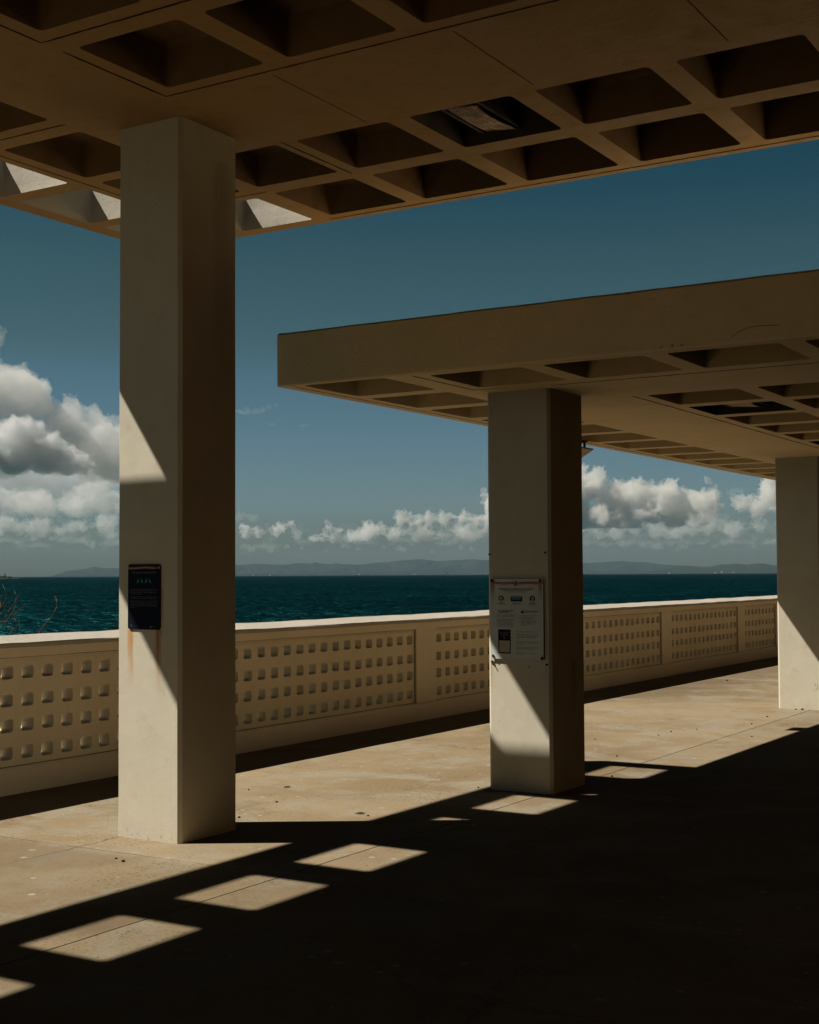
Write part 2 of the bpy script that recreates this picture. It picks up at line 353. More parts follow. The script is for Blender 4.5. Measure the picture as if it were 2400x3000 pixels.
def hill_mat():
    mt, nt, bs = new_mat('wooded_hillside'); co = nt.co
    n = nt.noise(co, 0.004, 8, 0.65); c = nt.mix(nt.ss(n, 0.35, 0.65), (0.016, 0.023, 0.019), (0.032, 0.037, 0.031))
    sp = nt.noise(co, 0.03, 4, 0.7); c = nt.mix(nt.m('MULTIPLY', nt.ss(sp, 0.68, 0.76), 0.4), c, (0.25, 0.24, 0.2))
    fin(nt, bs, c, 0.95, nt.bump(n, 0.6, 60), 0.0); return mt
M_hill = hill_mat()
M_islet = plain('islet_scrub', (0.045, 0.055, 0.028), 0.95, 0.0, var=0.4, scale=0.2)
M_rock = plain('shore_rock', (0.16, 0.14, 0.11), 0.95, 0.1, var=0.4, scale=1.2, bump=0.8)

# ------------------------------------------------------------------ setting: sea, hills, platform
SEA = -2.3
def sea():
    from mathutils import noise as mn
    azs = list(range(-70, 8, 6)); q = 8.0
    while q < 54: azs.append(q); q += 0.06
    azs += list(range(54, 170, 6))
    rs = [4.0, 30.0, 55.0]; r = 62.0
    while r < 2600: rs.append(r); r += max(0.35, r*r*6e-5)
    rs += [2700, 3600, 5500, 9000, 16000, 40000]
    vs = []; fs = []; n = len(azs)
    for r in rs:
        for az in azs:
            x, y = -math.sin(R(az))*r, math.cos(R(az))*r; z = SEA
            if 8 <= az <= 54 and 60 < r < 2650:
                p = Vector((x, y, 0)); u = Vector((x*0.8-y*0.6, (x*0.6+y*0.8)*0.55, 0))
                z += 0.30*(1-2*abs(mn.noise(u/2.6))) + 0.16*(1-2*abs(mn.noise(u/1.1+Vector((7, 3, 1))))) + 0.20*mn.noise(u/9.0) + 0.18*mn.noise(p/31.0)
            vs.append((x, y, z))
    for i in range(len(rs)-1):
        for k in range(n-1): fs.append((i*n+k, (i+1)*n+k, (i+1)*n+k+1, i*n+k+1))
    me = bpy.data.meshes.new('sea'); me.from_pydata(vs, [], fs); me.update()
    link_me('sea', me, M_water, None, True, kind='structure')
sea()

def ridge(name, prof, dist, depth, rough, seed, label=None):
    """prof: (azimuth deg, elevation deg) of the skyline; a real land mass with depth"""
    rr = random.Random(seed); prof = sorted(prof); vs = []; fs = []
    a0, a1 = prof[0][0], prof[-1][0]; n = int((a1-a0)*14)+2; K = 9
    def h(a):
        for (p, q) in zip(prof, prof[1:]):
            if p[0] <= a <= q[0]:
                t = (a-p[0])/(q[0]-p[0]); t = t*t*(3-2*t); return p[1]*(1-t)+q[1]*t
        return 0
    from mathutils import noise as mn
    for i in range(n):
        a = a0+(a1-a0)*i/(n-1); top = math.tan(R(max(h(a), 0)))*dist + 1.6 - SEA
        for k in range(K):
            t = k/(K-1)                      # 0 shore .. 1 skyline .. behind
            d = dist - depth*(1-t)
            f = (t**0.8)
            z = SEA - 1 + top*f + mn.noise(Vector((a*4, t*3+seed, 0)))*rough*top*math.sin(math.pi*min(t, 1))
            z += (mn.noise(Vector((a*9, t*5, seed)))*0.03 + mn.noise(Vector((a*22, t*5, seed)))*0.015)*top*(0.3+0.7*t)
            vs.append((-math.sin(R(a))*d, math.cos(R(a))*d, z))
        d = dist + depth*1.2; vs.append((-math.sin(R(a))*d, math.cos(R(a))*d, SEA-2))
    K += 1
    for i in range(n-1):
        for k in range(K-1):
            fs.append((i*K+k, i*K+k+1, (i+1)*K+k+1, (i+1)*K+k))
    return mesh_obj(name, vs, fs, M_hill, smooth=True, kind='structure')
far = [(5, 0.3), (9, 0.45), (13, 0.35), (16.6, 0.30), (17.24, 0.33), (18.18, 0.30), (19.0, 0.24), (19.54, 0.27), (20.22, 0.31), (21.04, 0.36), (22.01, 0.47),
       (22.5, 0.48), (22.84, 0.52), (23.2, 0.50), (23.68, 0.47), (24.43, 0.44), (26, 0.5), (28.37, 0.59), (29.04, 0.63), (29.7, 0.60), (30.32, 0.56), (31.18, 0.64), (31.6, 0.62),
       (32.74, 0.52), (33.74, 0.43), (34.4, 0.46), (34.66, 0.50), (34.9, 0.46), (35.3, 0.48), (35.51, 0.53), (35.8, 0.49), (36.3, 0.50), (36.86, 0.44), (37.84, 0.48), (38.83, 0.44), (40.5, 0.4), (41.9, 0.2), (42.6, 0.0)]
ridge('hills', far, 21000, 2500, 0.10, 3)
ridge('hills', [(42.2, 0.0), (42.8, 0.25), (43.67, 0.33), (44.2, 0.33), (44.52, 0.385), (44.9, 0.30), (45.3, 0.25), (45.56, 0.235), (45.9, 0.12), (46.3, 0.0)], 18500, 1500, 0.06, 8)
ridge('hills', [(8, 0.3), (12, 0.42), (16.65, 0.31), (17.29, 0.39), (17.78, 0.34), (18.21, 0.38), (18.71, 0.35), (19.5, 0.25), (20.34, 0.31), (21.34, 0.16), (22.2, 0.02)], 15500, 1600, 0.10, 5)
ridge('hills', [(21.0, 0.02), (22.43, 0.17), (23.68, 0.12), (24.44, 0.19), (26.5, 0.3), (28.37, 0.42), (28.76, 0.39), (29.47, 0.25), (30.18, 0.28), (30.89, 0.21), (32, 0.12), (34.31, 0.12), (34.8, 0.19), (35.3, 0.14), (37, 0.08), (38.7, 0.1), (40, 0.03)], 17500, 1500, 0.10, 11)

def at(azd, dist, z): return Vector((-math.sin(R(azd))*dist, math.cos(R(azd))*dist, z))
# islet with trees, low on the horizon at the far left
def islet():
    vs = []; fs = []; n = 40; D = 3000
    c = at(49.6, D, SEA)
    side = Vector((math.cos(R(49.6)), math.sin(R(49.6)), 0)); back = at(49.6, 1, 0)
    prof = []
    for i in range(n+1):
        t = i/n; w = 118*(2*t-1)
        for j in range(7):
            s = j/6; y = (s-0.5)*120*math.sqrt(max(0.02, 1-(2*t-1)**2))
            hgt = 3.6*math.sin(math.pi*s)**0.7*(max(0.0, 1-(2*t-1)**2))**0.6
            vs.append(c + side*w + back*y + Vector((0, 0, hgt-0.3)))
    for i in range(n):
        for j in range(6):
            a = i*7+j; fs.append((a, a+1, a+8, a+7))
    mesh_obj('islet_ground', vs, fs, M_islet, kind='structure')
    b = MB(); rr = random.Random(4)
    for k in range(260):
        t = rr.uniform(-1, 0.86); w = 112*t; y = rr.uniform(-30, 30)
        hh = (2.0+2.6*rr.random())*(1-abs(t)**4)
        base = c + side*w + back*y + Vector((0, 0, 2.0*(1-t*t)))
        for q in range(5):
            r_ = rr.uniform(1.2, 2.8); p = base + Vector((rr.uniform(-2, 2), rr.uniform(-2, 2), hh*rr.random()))
            vv = [p + Vector((math.sin(a_)*math.cos(b_)*r_*rr.uniform(.7, 1.2), math.sin(a_)*math.sin(b_)*r_*rr.uniform(.7, 1.2), math.cos(a_)*r_*0.8)) for a_ in (0.7, 1.5, 2.3) for b_ in (0, 1.3, 2.5, 3.8, 5.0)]
            b.add(vv, [(0, 1, 6, 5), (1, 2, 7, 6), (2, 3, 8, 7), (3, 4, 9, 8), (4, 0, 5, 9), (0, 1, 2, 3, 4), (5, 6, 11, 10), (6, 7, 12, 11), (7, 8, 13, 12), (8, 9, 14, 13), (9, 5, 10, 14)])
    b.build('islet_scrub', M_islet, kind='stuff')
    # the one taller tree standing out of the scrub
    tp = c + side*(83) + Vector((0, 0, 1))
    tr = empty('tree', tp, label='taller tree standing above the scrub on the distant islet', cat='tree')
    t = MB(); t.tube([tp, tp+Vector((0, 0, 8))], [0.5, 0.2], 6); t.build('trunk', M_twig, tr)
    b = MB()
    for k in range(90):
        zz = rr.uniform(2, 10.5); rad = 2.6*(1-(zz-2)/9.5)+0.3
        p = tp + Vector((rr.uniform(-rad, rad), rr.uniform(-rad, rad), zz)); s_ = rr.uniform(0.4, 0.9)
        vv = [p+Vector((rr.uniform(-s_, s_), rr.uniform(-s_, s_), rr.uniform(-s_, s_))) for _ in range(4)]
        b.add(vv, [(0, 1, 2), (0, 2, 3), (1, 2, 3), (0, 1, 3)])
    b.build('crown', M_islet, tr)
islet()
# white houses and a boat by the far shore
M_white = plain('far_white_wall', (0.20, 0.20, 0.18), 0.8, 0.1, var=0.05, scale=0.1)
M_roofc = plain('far_roof', (0.35, 0.30, 0.25), 0.8, 0.1, var=0.1, scale=0.1)
hp = None
spots = [(19.05, 9), (18.8, 20), (18.35, 12), (20.9, 8), (31.4, 8), (33.7, 9), (37.4, 9), (38.1, 8)]
for i, (a, zz) in enumerate(spots):
    D = 13850 if a < 21.5 else 15900
    p = at(a, D, SEA+zz*0.6-3)
    if hp is None:
        e = empty('house', (0, 0, 0)); w = MB(); w.box((-9, -4, 0), (9, 4, 5)); w.build('wall', M_white, e)
        rf = MB(); rf.add([(-9.6, -4.6, 5), (9.6, -4.6, 5), (9.6, 4.6, 5), (-9.6, 4.6, 5), (-9.6, 0, 8), (9.6, 0, 8)], [(0, 1, 5, 4), (3, 4, 5, 2), (0, 4, 3), (1, 2, 5), (0, 3, 2, 1)]); rf.build('roof', M_roofc, e)
        hp = e; o = e
    else:
        o = hp.copy(); col.objects.link(o)
        for ch in hp.children:
            c2 = ch.copy(); col.objects.link(c2); c2.parent = o
    o.location = p; o.rotation_euler.z = R(a+rnd.uniform(-25, 25))
    put_props(o, 'white house among hills on the far shore, a speck at the water line', 'house', 'white houses along the far shore')

bt = empty('sailboat', at(30.05, 6500, SEA), label='tiny white sailboat far out near the left edge of the information-sign column', cat='sailboat')
h_ = MB(); h_.add([(-6, 0, 1.2), (-4, -1.7, 1.6), (5, -1.6, 1.4), (6.5, 0, 1.6), (5, 1.6, 1.4), (-4, 1.7, 1.6), (-5, 0, 0), (5, 0, 0)], [(0, 1, 6), (1, 2, 7, 6), (2, 3, 7), (3, 4, 7), (4, 5, 6, 7), (5, 0, 6), (0, 5, 4, 3, 2, 1)])
def placed(o, loc, rz=0):
    o.matrix_parent_inverse = Matrix.Identity(4); return o
ho = h_.build('hull', M_white, bt); placed(ho, None)
s_ = MB(); s_.add([(-0.3, 0, 2.2), (5.5, 0.4, 2.4), (-0.2, 0.1, 16), (-0.3, -0.1, 2.2)], [(0, 1, 2), (0, 2, 3)]); placed(s_.build('sail', M_white, bt), None)
s_ = MB(); s_.tube([(-0.6, 0, 1.2), (-0.6, 0, 17)], 0.15, 6); placed(s_.build('mast', M_white, bt), None)
bt.rotation_euler.z = R(30)

# ------------------------------------------------------------------ clouds
def cloud_mat(dens, colr, an):
    mt = bpy.data.materials.new('cloud_vapour'); mt.use_nodes = True; nt = NT(mt.node_tree); nt.n.clear()
    out = nt.node('ShaderNodeOutputMaterial'); v = nt.node('ShaderNodeVolumePrincipled')
    v.inputs['Color'].default_value = (*colr, 1); v.inputs['Density'].default_value = dens; v.inputs['Anisotropy'].default_value = an
    nt.l.new(v.outputs[0], out.inputs['Volume'])
    return mt
ICO = bmesh.new(); bmesh.ops.create_icosphere(ICO, subdivisions=2, radius=1.0)
IV = [v.co.copy() for v in ICO.verts]; IF = [tuple(v.index for v in f.verts) for f in ICO.faces]; ICO.free()
def cloud(lobes, D, seed, mat, vox=0.034, disp=0.15, base=None, flat=0.5, levels=(12, 8), rk=0.52, zs=1.0):
    """lobes: (azimuth, elevation, radius) in degrees as seen over the sea at distance D"""
    rr = random.Random(seed); k = D*R(1.0); sph = []
    def put(p, r, lv):
        sph.append((p, r))
        if lv < len(levels):
            for q in range(levels[lv]):
                for _ in range(20):
                    d = Vector((rr.gauss(0, 1), rr.gauss(0, 1), rr.gauss(0.25, 1))).normalized()
                    if d.z > -0.25: break
                put(p + d*r*rr.uniform(0.72, 1.0), r*rk*rr.uniform(0.6, 1.1), lv+1)
    for (a, e, r) in lobes:
        put(Vector((-math.sin(R(a))*D, math.cos(R(a))*D, 1.6+math.tan(R(e))*D)) + Vector((rr.uniform(-.5, .5), rr.uniform(-.5, .5), 0))*k*r, r*k, 0)
    vs = []; fs = []
    zb = None if base is None else 1.6+math.tan(R(base))*D
    for (p, r) in sph:
        if zb is not None and p.z+r < zb: continue
        b = len(vs)
        for v in IV:
            q = p + Vector((v.x, v.y, v.z*zs))*r
            if zb is not None and q.z < zb: q.z = zb - (zb-q.z)*0.12
            vs.append(tuple(q))
        fs += [tuple(i+b for i in f) for f in IF]
    me = bpy.data.meshes.new('cloud'); me.from_pydata(vs, [], fs)
    o = link_me('cloud', me, mat, None, kind='structure')
    m1 = o.modifiers.new('r', 'REMESH'); m1.mode = 'VOXEL'; m1.voxel_size = vox*k; m1.use_smooth_shade = True
    for (sc_, st, nb) in ((0.6, disp*1.6, 0), (0.22, disp*1.25, 1), (0.085, disp*0.6, 1)):
        tx = bpy.data.textures.new('t', 'CLOUDS'); tx.noise_scale = sc_*k; tx.noise_depth = 4; tx.noise_basis = 'IMPROVED_PERLIN'; tx.noise_type = 'HARD_NOISE' if nb else 'SOFT_NOISE'
        m2 = o.modifiers.new('d', 'DISPLACE'); m2.texture = tx; m2.texture_coords = 'GLOBAL'; m2.strength = st*k*1.6; m2.mid_level = 0.5
    m3 = o.modifiers.new('r2', 'REMESH'); m3.mode = 'VOXEL'; m3.voxel_size = vox*k*0.72; m3.use_smooth_shade = True
    return o
MC = cloud_mat(0.0046, (0.93, 0.915, 0.875), 0.25)
MT = cloud_mat(0.0008, (0.90, 0.885, 0.85), 0.2)
MS = cloud_mat(0.0020, (0.90, 0.885, 0.85), 0.25)
MV = cloud_mat(0.00022, (0.93, 0.93, 0.92), 0.2)
MG = cloud_mat(0.0055, (0.86, 0.86, 0.85), 0.25)
def row(a0, a1, e0, e1, r0, r1, n, sd):
    q = random.Random(sd); return [(a0+(a1-a0)*(i+q.uniform(.1, .9))/n, q.uniform(e0, e1), q.uniform(r0, r1)) for i in range(n)]
# right bank: two towers, the step between them and the grey shelf below
cloud([(25.3, 3.4, 1.0), (24.4, 3.5, .85), (23.7, 3.75, .6), (22.9, 3.1, .75), (22.1, 3.0, .6), (21.3, 3.1, .62), (20.5, 3.25, .58), (19.9, 3.05, .5)] + row(19.6, 26, 2.0, 2.7, .6, .85, 9, 1) + row(26, 28, 2.3, 3.2, .7, 1.0, 4, 2), 31000, 1, MC, base=1.8)
cloud([(19.33, 3.74, .2), (19.17, 3.66, .16)], 31000, 12, MC, vox=.03, levels=(7, 4))
cloud([(19.9, 3.2, .2), (19.0, 3.15, .22), (18.5, 3.2, .2), (18.0, 3.3, .22)], 33000, 22, MT, vox=.03, zs=.6)
cloud([(19.4, 2.6, .35), (19.3, 2.1, .4), (19.9, 2.0, .4), (18.7, 1.9, .35)], 30500, 21, MS, base=1.75)
cloud([(17.1, 3.2, .72), (16.3, 3.6, .8), (15, 3.7, 1.2), (17.9, 2.75, .45), (17.2, 2.5, .5), (16.4, 2.6, .6), (15.6, 2.6, .7)], 29000, 2, MC, base=2.1)
cloud(row(15, 26.5, 1.5, 1.85, .3, .48, 17, 3), 33000, 4, MS, base=1.3, vox=.035)
cloud(row(15, 27, 1.0, 1.3, .14, .26, 20, 4), 35000, 24, MT, base=.9, vox=.03, zs=.6)
# small clouds between the two near columns
cloud([(38.8, 2.38, .3), (38.15, 2.3, .24), (39.5, 2.4, .4)], 31000, 5, MT, base=2.12, vox=.03)
cloud([(39.9, 1.7, .4), (39.2, 1.65, .36), (38.5, 1.7, .34), (37.7, 1.7, .3), (37.1, 1.75, .3), (36.4, 1.62, .24)] + [(36.9, 1.95, .26), (36.6, 2.1, .2), (38.4, 1.85, .25)], 31000, 6, MC, base=1.32, vox=.03)
cloud([(34.9, 1.85, .22), (35.05, 2.2, .12), (34.95, 2.05, .13), (34.6, 1.8, .2)] + row(33.9, 35.6, 1.45, 1.6, .18, .28, 6, 6), 31000, 7, MC, base=1.25, vox=.03)
cloud([(33.3, 1.95, .28), (32.8, 1.95, .25), (31.9, 2.25, .36), (31.4, 2.15, .34), (30.7, 2.3, .36), (30.1, 2.25, .36), (29.5, 2.35, .34), (28.9, 2.15, .36), (28.2, 2.1, .42), (27.2, 2.1, .5)] + row(26.5, 34, 1.5, 1.8, .3, .45, 17, 7), 30000, 8, MC, base=1.25, vox=.032)
cloud(row(27, 41, .95, 1.25, .1, .2, 20, 8), 35000, 25, MT, base=.85, vox=.03, zs=.6)
for (a0, a1, sd) in ((26.5, 42.5, 41), (14, 26.5, 42), (41, 51, 43)):
    cloud(row(a0, a1, 1.2, 1.5, .55, .8, 11, sd), 36500, sd, MV, base=.85, vox=.05, zs=.42, levels=(6, 3), disp=.22)
# left bank
cloud([(49.8, 7.4, 1.5), (48.2, 7.2, 1.2), (46.9, 6.9, 1.0), (45.9, 6.4, .85), (45.0, 6.0, .8), (44.2, 5.75, .75), (43.3, 5.6, .8), (42.3, 5.3, .9), (41.4, 5.1, .8)] + row(41.5, 50, 4.6, 5.6, .9, 1.3, 10, 9), 27000, 3, MS, base=3.7, vox=.04)
cloud([(48.35, 9.4, .4), (48.6, 9.0, .4), (48.1, 9.75, .25)], 27000, 13, MT, vox=.04)
cloud([(49.4, 5.0, 1.3), (48, 5.0, 1.1), (46.8, 4.8, .9), (45.8, 4.6, .7), (45.0, 4.45, .5)], 24500, 14, MG, base=3.8, vox=.04)
cloud([(44.2, 3.75, .5), (43.6, 3.9, .5), (43.0, 3.7, .5), (45.0, 3.5, .4)], 28000, 26, MS, base=3.1, vox=.04)
cloud(row(43.6, 50, 2.7, 3.2, .5, .75, 11, 10), 29000, 15, MS, base=2.3, vox=.035)
cloud(row(42, 50, 1.65, 2.15, .3, .5, 17, 11), 31000, 16, MS, base=1.35, vox=.035)
cloud(row(41.5, 51, 3.4, 4.6, .8, 1.1, 12, 31), 33000, 31, MT, base=2.5, vox=.06, disp=.08)
cloud([(43.6, 2.75, .35), (42.8, 2.8, .5)], 31000, 17, MS, base=2.35, vox=.035)
cloud(row(41, 50, 1.2, 1.5, .15, .25, 14, 12), 34000, 27, MT, base=1.1, vox=.03, zs=.6)
# wisps
cloud([(39.2, 6.8, .4), (38.75, 6.8, .24), (38.4, 6.74, .2), (38.05, 6.74, .18), (37.7, 6.8, .17), (37.4, 6.95, .16), (37.15, 7.05, .1)], 28000, 18, MT, vox=.022, zs=.6, levels=(6, 4))
cloud([(37.75, 6.27, .11), (37.5, 6.27, .12), (37.25, 6.25, .07)], 28000, 19, MT, vox=.016, zs=.5, levels=(6, 4), disp=.06)
cloud([(36.15, 6.2, .08), (35.95, 6.22, .09), (35.7, 6.26, .05)], 28000, 20, MT, vox=.016, zs=.5, levels=(6, 4), disp=.06)

# promenade floor and the ground it stands on
fl = MB(); fl.box((-8.12, -40, -0.5), (16, 70, 0.0)); fl.build('promenade_floor', M_floor, kind='structure')
def bank():
    vs = []; fs = []; ny = 90
    from mathutils import noise as mn
    for i in range(ny+1):
        y = -16+86*i/ny
        for j, (x, z) in enumerate([(-8.13, -0.45), (-9.6, -0.5), (-11, -1.0), (-12.5, -1.9), (-14.5, -2.6), (-18, -4)]):
            q = Vector((x, y, 0)); vs.append((x+mn.noise(q*0.9)*0.4*(j > 0), y, z+mn.noise(q*1.3+Vector((3, 1, 0)))*0.35*(j > 0)))
    for i in range(ny):
        for j in range(5): fs.append((i*6+j, (i+1)*6+j, (i+1)*6+j+1, i*6+j+1))
    mesh_obj('shore_ground', vs, fs, M_rock, kind='structure')
bank()

# ------------------------------------------------------------------ plates with rounded holes
def arc_loop(u0, u1, v0, v1, r, n=4):
    pts = []
    for (cu, cv_, a0) in ((u1-r, v1-r, 0), (u0+r, v1-r, 90), (u0+r, v0+r, 180), (u1-r, v0+r, 270)):
        for k in range(n+1):
            a = R(a0+90*k/n); pts.append((cu+r*math.cos(a), cv_+r*math.sin(a)))
    return pts
def plate_faces(U0, U1, V0, V1, holes, r, n=4):
    """2-D faces (lists of uv points) of a rectangle minus rounded holes"""
    us = sorted({U0, U1} | {h[0] for h in holes} | {h[1] for h in holes}); us = [u for u in us if U0 <= u <= U1]
    faces = []
    rowcache = []
    vs_ = sorted({V0, V1} | {h[2] for h in holes} | {h[3] for h in holes}); vs_ = [v for v in vs_ if V0 <= v <= V1]
    for j in range(len(vs_)-1):
        va, vb = vs_[j], vs_[j+1]; vm_ = (va+vb)/2; start = U0
        inter = sorted([(h[0], h[1]) for h in holes if h[2] < vm_ < h[3]])
        cur = U0
        for (a, b) in inter + [(U1, U1)]:
            if a-cur > 1e-6: faces.append([(cur, va), (a, va), (a, vb), (cur, vb)])
            cur = max(cur, b)
    for (a, b, c, d) in holes:
        lp = arc_loop(a, b, c, d, r, n); k = n+1
        for q, cn in enumerate(((b, d), (a, d), (a, c), (b, c))):
            for i in range(n): faces.append([cn, lp[q*k+i+1], lp[q*k+i]])
    return faces

# ------------------------------------------------------------------ canopies
def canopy(name, X0, X1, Y0, Y1, Z0, Z1, closed, opened, hidden, joints, label, mat_side, dark=(), ms=None, mc=None):
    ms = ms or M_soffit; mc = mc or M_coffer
    root = empty(name, (X0, Y1, Z0), label=label, cat='canopy')
    allh = closed + opened + hidden
    b = MB()
    RC = 0.032
    for f in plate_faces(X0, X1, Y0, Y1, allh, RC):
        b.add([(u, v, Z0) for u, v in f][::-1], [tuple(range(len(f)))])
    # hidden (out of view) pockets and closed ones get pan meshes; top surface keeps only the open holes
    for f in plate_faces(X0+0.004, X1, Y0, Y1-0.004, opened, RC):
        b.add([(u, v, Z1) for u, v in f], [tuple(range(len(f)))])
    def pan(mb, h, depth=0.235, tap=0.045):
        lp = arc_loop(*h, RC, 5); cu, cv_ = (h[0]+h[1])/2, (h[2]+h[3])/2; N = len(lp); vs = []
        su = 1-2*tap/(h[1]-h[0]); sv = 1-2*tap/(h[3]-h[2])
        for (q, zz) in ((0, 0), (0.5, 0.42), (0.9, 0.86), (1.15, 0.97), (1.7, 1.0)):
            vs += [(cu+(u-cu)*(1-(1-su)*q), cv_+(v-cv_)*(1-(1-sv)*q), Z0+depth*zz) for u, v in lp]
        fs = [(i*N+k, i*N+(k+1) % N, (i+1)*N+(k+1) % N, (i+1)*N+k) for i in range(4) for k in range(N)]
        fs.append(tuple(4*N+k for k in range(N))); mb.add(vs, fs)
    for h in hidden: pan(b, h)
    b.build('soffit', ms, root)
    for h in closed:
        mb = MB(); pan(mb, h); o = mb.build('coffer', mc if h not in dark else M_darkcoffer, root)
        mod = o.modifiers.new('s', 'EDGE_SPLIT'); mod.split_angle = R(50)
        for p in o.data.polygons: p.use_smooth = True
        if h in dark: o['label'] = 'dark-painted coffer holding a lamp'
    for h in opened:
        mb = MB(); lp = arc_loop(*h, RC*0.6, 3); lp2 = arc_loop(*h, RC, 4); lp = lp2; N = len(lp); NZ = 8; vs = []
        for k in range(NZ+1):
            vs += [(u+rnd.uniform(-.002, .002), v+rnd.uniform(-.002, .002), Z0+(Z1-Z0)*k/NZ) for u, v in lp]
        fs = [(i*N+k, i*N+(k+1) % N, (i+1)*N+(k+1) % N, (i+1)*N+k) for i in range(NZ) for k in range(N)]
        mb.add(vs, fs); o = mb.build('open_coffer', M_open, root, smooth=True)
        mod = o.modifiers.new('s', 'EDGE_SPLIT'); mod.split_angle = R(40)
        o['label'] = 'coffer open to the sky with a sunlit inner face'
    # fascia: four sides, slightly uneven top arris
    def side(p, q, nm='fascia'):
        n = max(2, int((Vector(q)-Vector(p)).length/0.22)); rr = random.Random(int(p[0]*10+q[1]*7)); vs = []; fs = []
        d = (Vector(q)-Vector(p)).normalized(); nrm = Vector((d.y, -d.x, 0))
        for i in range(n+1):
            t = i/n; pt_ = Vector(p).lerp(Vector(q), t)
            w = rr.uniform(-.002, .002); wt = rr.uniform(-.0025, .0025)
            for (z, off) in ((Z0, 0.0), (Z0+0.012, 0.006), (Z0+0.10, 0.006), (Z1-0.10, 0.006+w*0.3), (Z1-0.012+wt, 0.006+w*0.3), (Z1+0.003+wt, -0.012), (Z1+0.002, -0.05)):
                vs.append(pt_ + nrm*off + Vector((0, 0, z)))
        for i in range(n):
            for k in range(6): fs.append((i*7+k, (i+1)*7+k, (i+1)*7+k+1, i*7+k+1))
        mesh_obj(nm, vs, fs, mat_side, root)
    side((X0, Y0, 0), (X1, Y0, 0)); side((X1, Y0, 0), (X1, Y1, 0)); side((X1, Y1, 0), (X0, Y1, 0)); side((X0, Y1, 0), (X0, Y0, 0))
    for (ax, pos, a, c, w) in joints:
        mb = MB(); n = max(2, int(abs(c-a)/0.06)); rr = random.Random(int(pos*100)+int(a*10)); vs = []
        for i in range(n+1):
            t = a+(c-a)*i/n; o_ = rr.uniform(-.0012, .0012); ww = w*rr.uniform(0.55, 1.15)*(0.3 if i in (0, n) else 1)
            for s in (-1, 1):
                uv = (pos+o_+s*ww/2, t) if ax == 'y' else (t, pos+o_+s*ww/2)
                vs.append((uv[0], uv[1], Z0-0.0025))
        vs += [(v[0], v[1], Z0-0.0005) for v in vs]
        m_ = 2*(n+1)
        fs = []
        for i in range(n):
            fs += [(2*i, 2*i+1, 2*i+3, 2*i+2), (2*i, 2*i+2, m_+2*i+2, m_+2*i), (2*i+1, m_+2*i+1, m_+2*i+3, 2*i+3)]
        mb.add(vs, fs); mb.build('joint_line', M_joint, root)
    return root

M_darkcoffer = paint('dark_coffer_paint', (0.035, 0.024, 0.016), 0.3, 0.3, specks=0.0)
Z1a, T1 = 4.397, 0.295
xg = lambda x0, k0, k1, p=0.8555, w=0.70: [(x0+p*i, x0+p*i+w) for i in range(k0, k1)]
closed = []; hidden = []; opened = []
dark1 = None
for i, (a, b) in enumerate(xg(-6.05, 0, 6)):                       # two rows beyond the beam
    for (c, d) in ((7.065, 7.78), (7.96, 8.69)):
        closed.append((a, b, c, d))
        if i == 2 and c < 7.5: dark1 = closed[-1]
        if i == 1: pass
for (a, b) in xg(-6.05, 6, 12):
    for (c, d) in ((7.065, 7.78), (7.96, 8.69)): hidden.append((a, b, c, d))
for (c, d) in ((5.20, 5.93), (6.19, 6.945), (7.08, 7.80)): closed.append((-6.925, -6.225, c, d))
for (c, d) in ((4.17, 4.91), (3.18, 3.90)): hidden.append((-6.925, -6.225, c, d))
for (c, d) in ((5.20, 5.925), (6.20, 6.97), (7.13, 7.865), (8.01, 8.72)): opened.append((-7.80, -7.12, c, d))
for y in (4.17, 3.175, 2.17, 1.17, 0.17, -0.83, -1.83): opened.append((-7.80, -7.12, y, y+0.735))
opened.append((-6.94, -6.24, 8.00, 8.72))
for (a, b) in xg(-5.24, 0, 3, 0.858): closed.append((a, b, 5.185, 5.90))
for (a, b) in xg(-5.24, 3, 10, 0.858): hidden.append((a, b, 5.185, 5.90))
closed.append((-5.24, -4.54, 4.21, 4.93)); closed.append((-4.382, -3.682, 4.21, 4.93))
for (a, b) in xg(-5.24, 2, 10, 0.858): hidden.append((a, b, 4.21, 4.93))
hidden = [h for h in hidden if h[1] < 1.9]
J1 = [('x', 6.04, -6.79, -6.2, .012), ('y', -7.035, 5.0, 7.88, .008), ('x', 7.905, -6.37, -6.07, .008), ('y', -5.345, 5.187, 6.0, .012), ('x', 6.0, -5.345, 1.0, .010),
      ('x', 5.04, -5.35, 1.0, .012), ('y', -5.352, 3.2, 5.04, .012), ('x', 8.785, -6.13, 0.5, .010), ('y', -5.29, 7.03, 7.86, .010), ('y', -4.607, 6.05, 7.0, .0025),
      ('y', -3.445, 6.06, 6.98, .003), ('y', -2.29, 6.06, 6.95, .0035)]
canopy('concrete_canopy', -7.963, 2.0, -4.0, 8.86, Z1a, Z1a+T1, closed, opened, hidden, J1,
       'high coffered concrete canopy overhead with sunlit open coffers along its seaward edge', M_fascia, dark=[dark1])

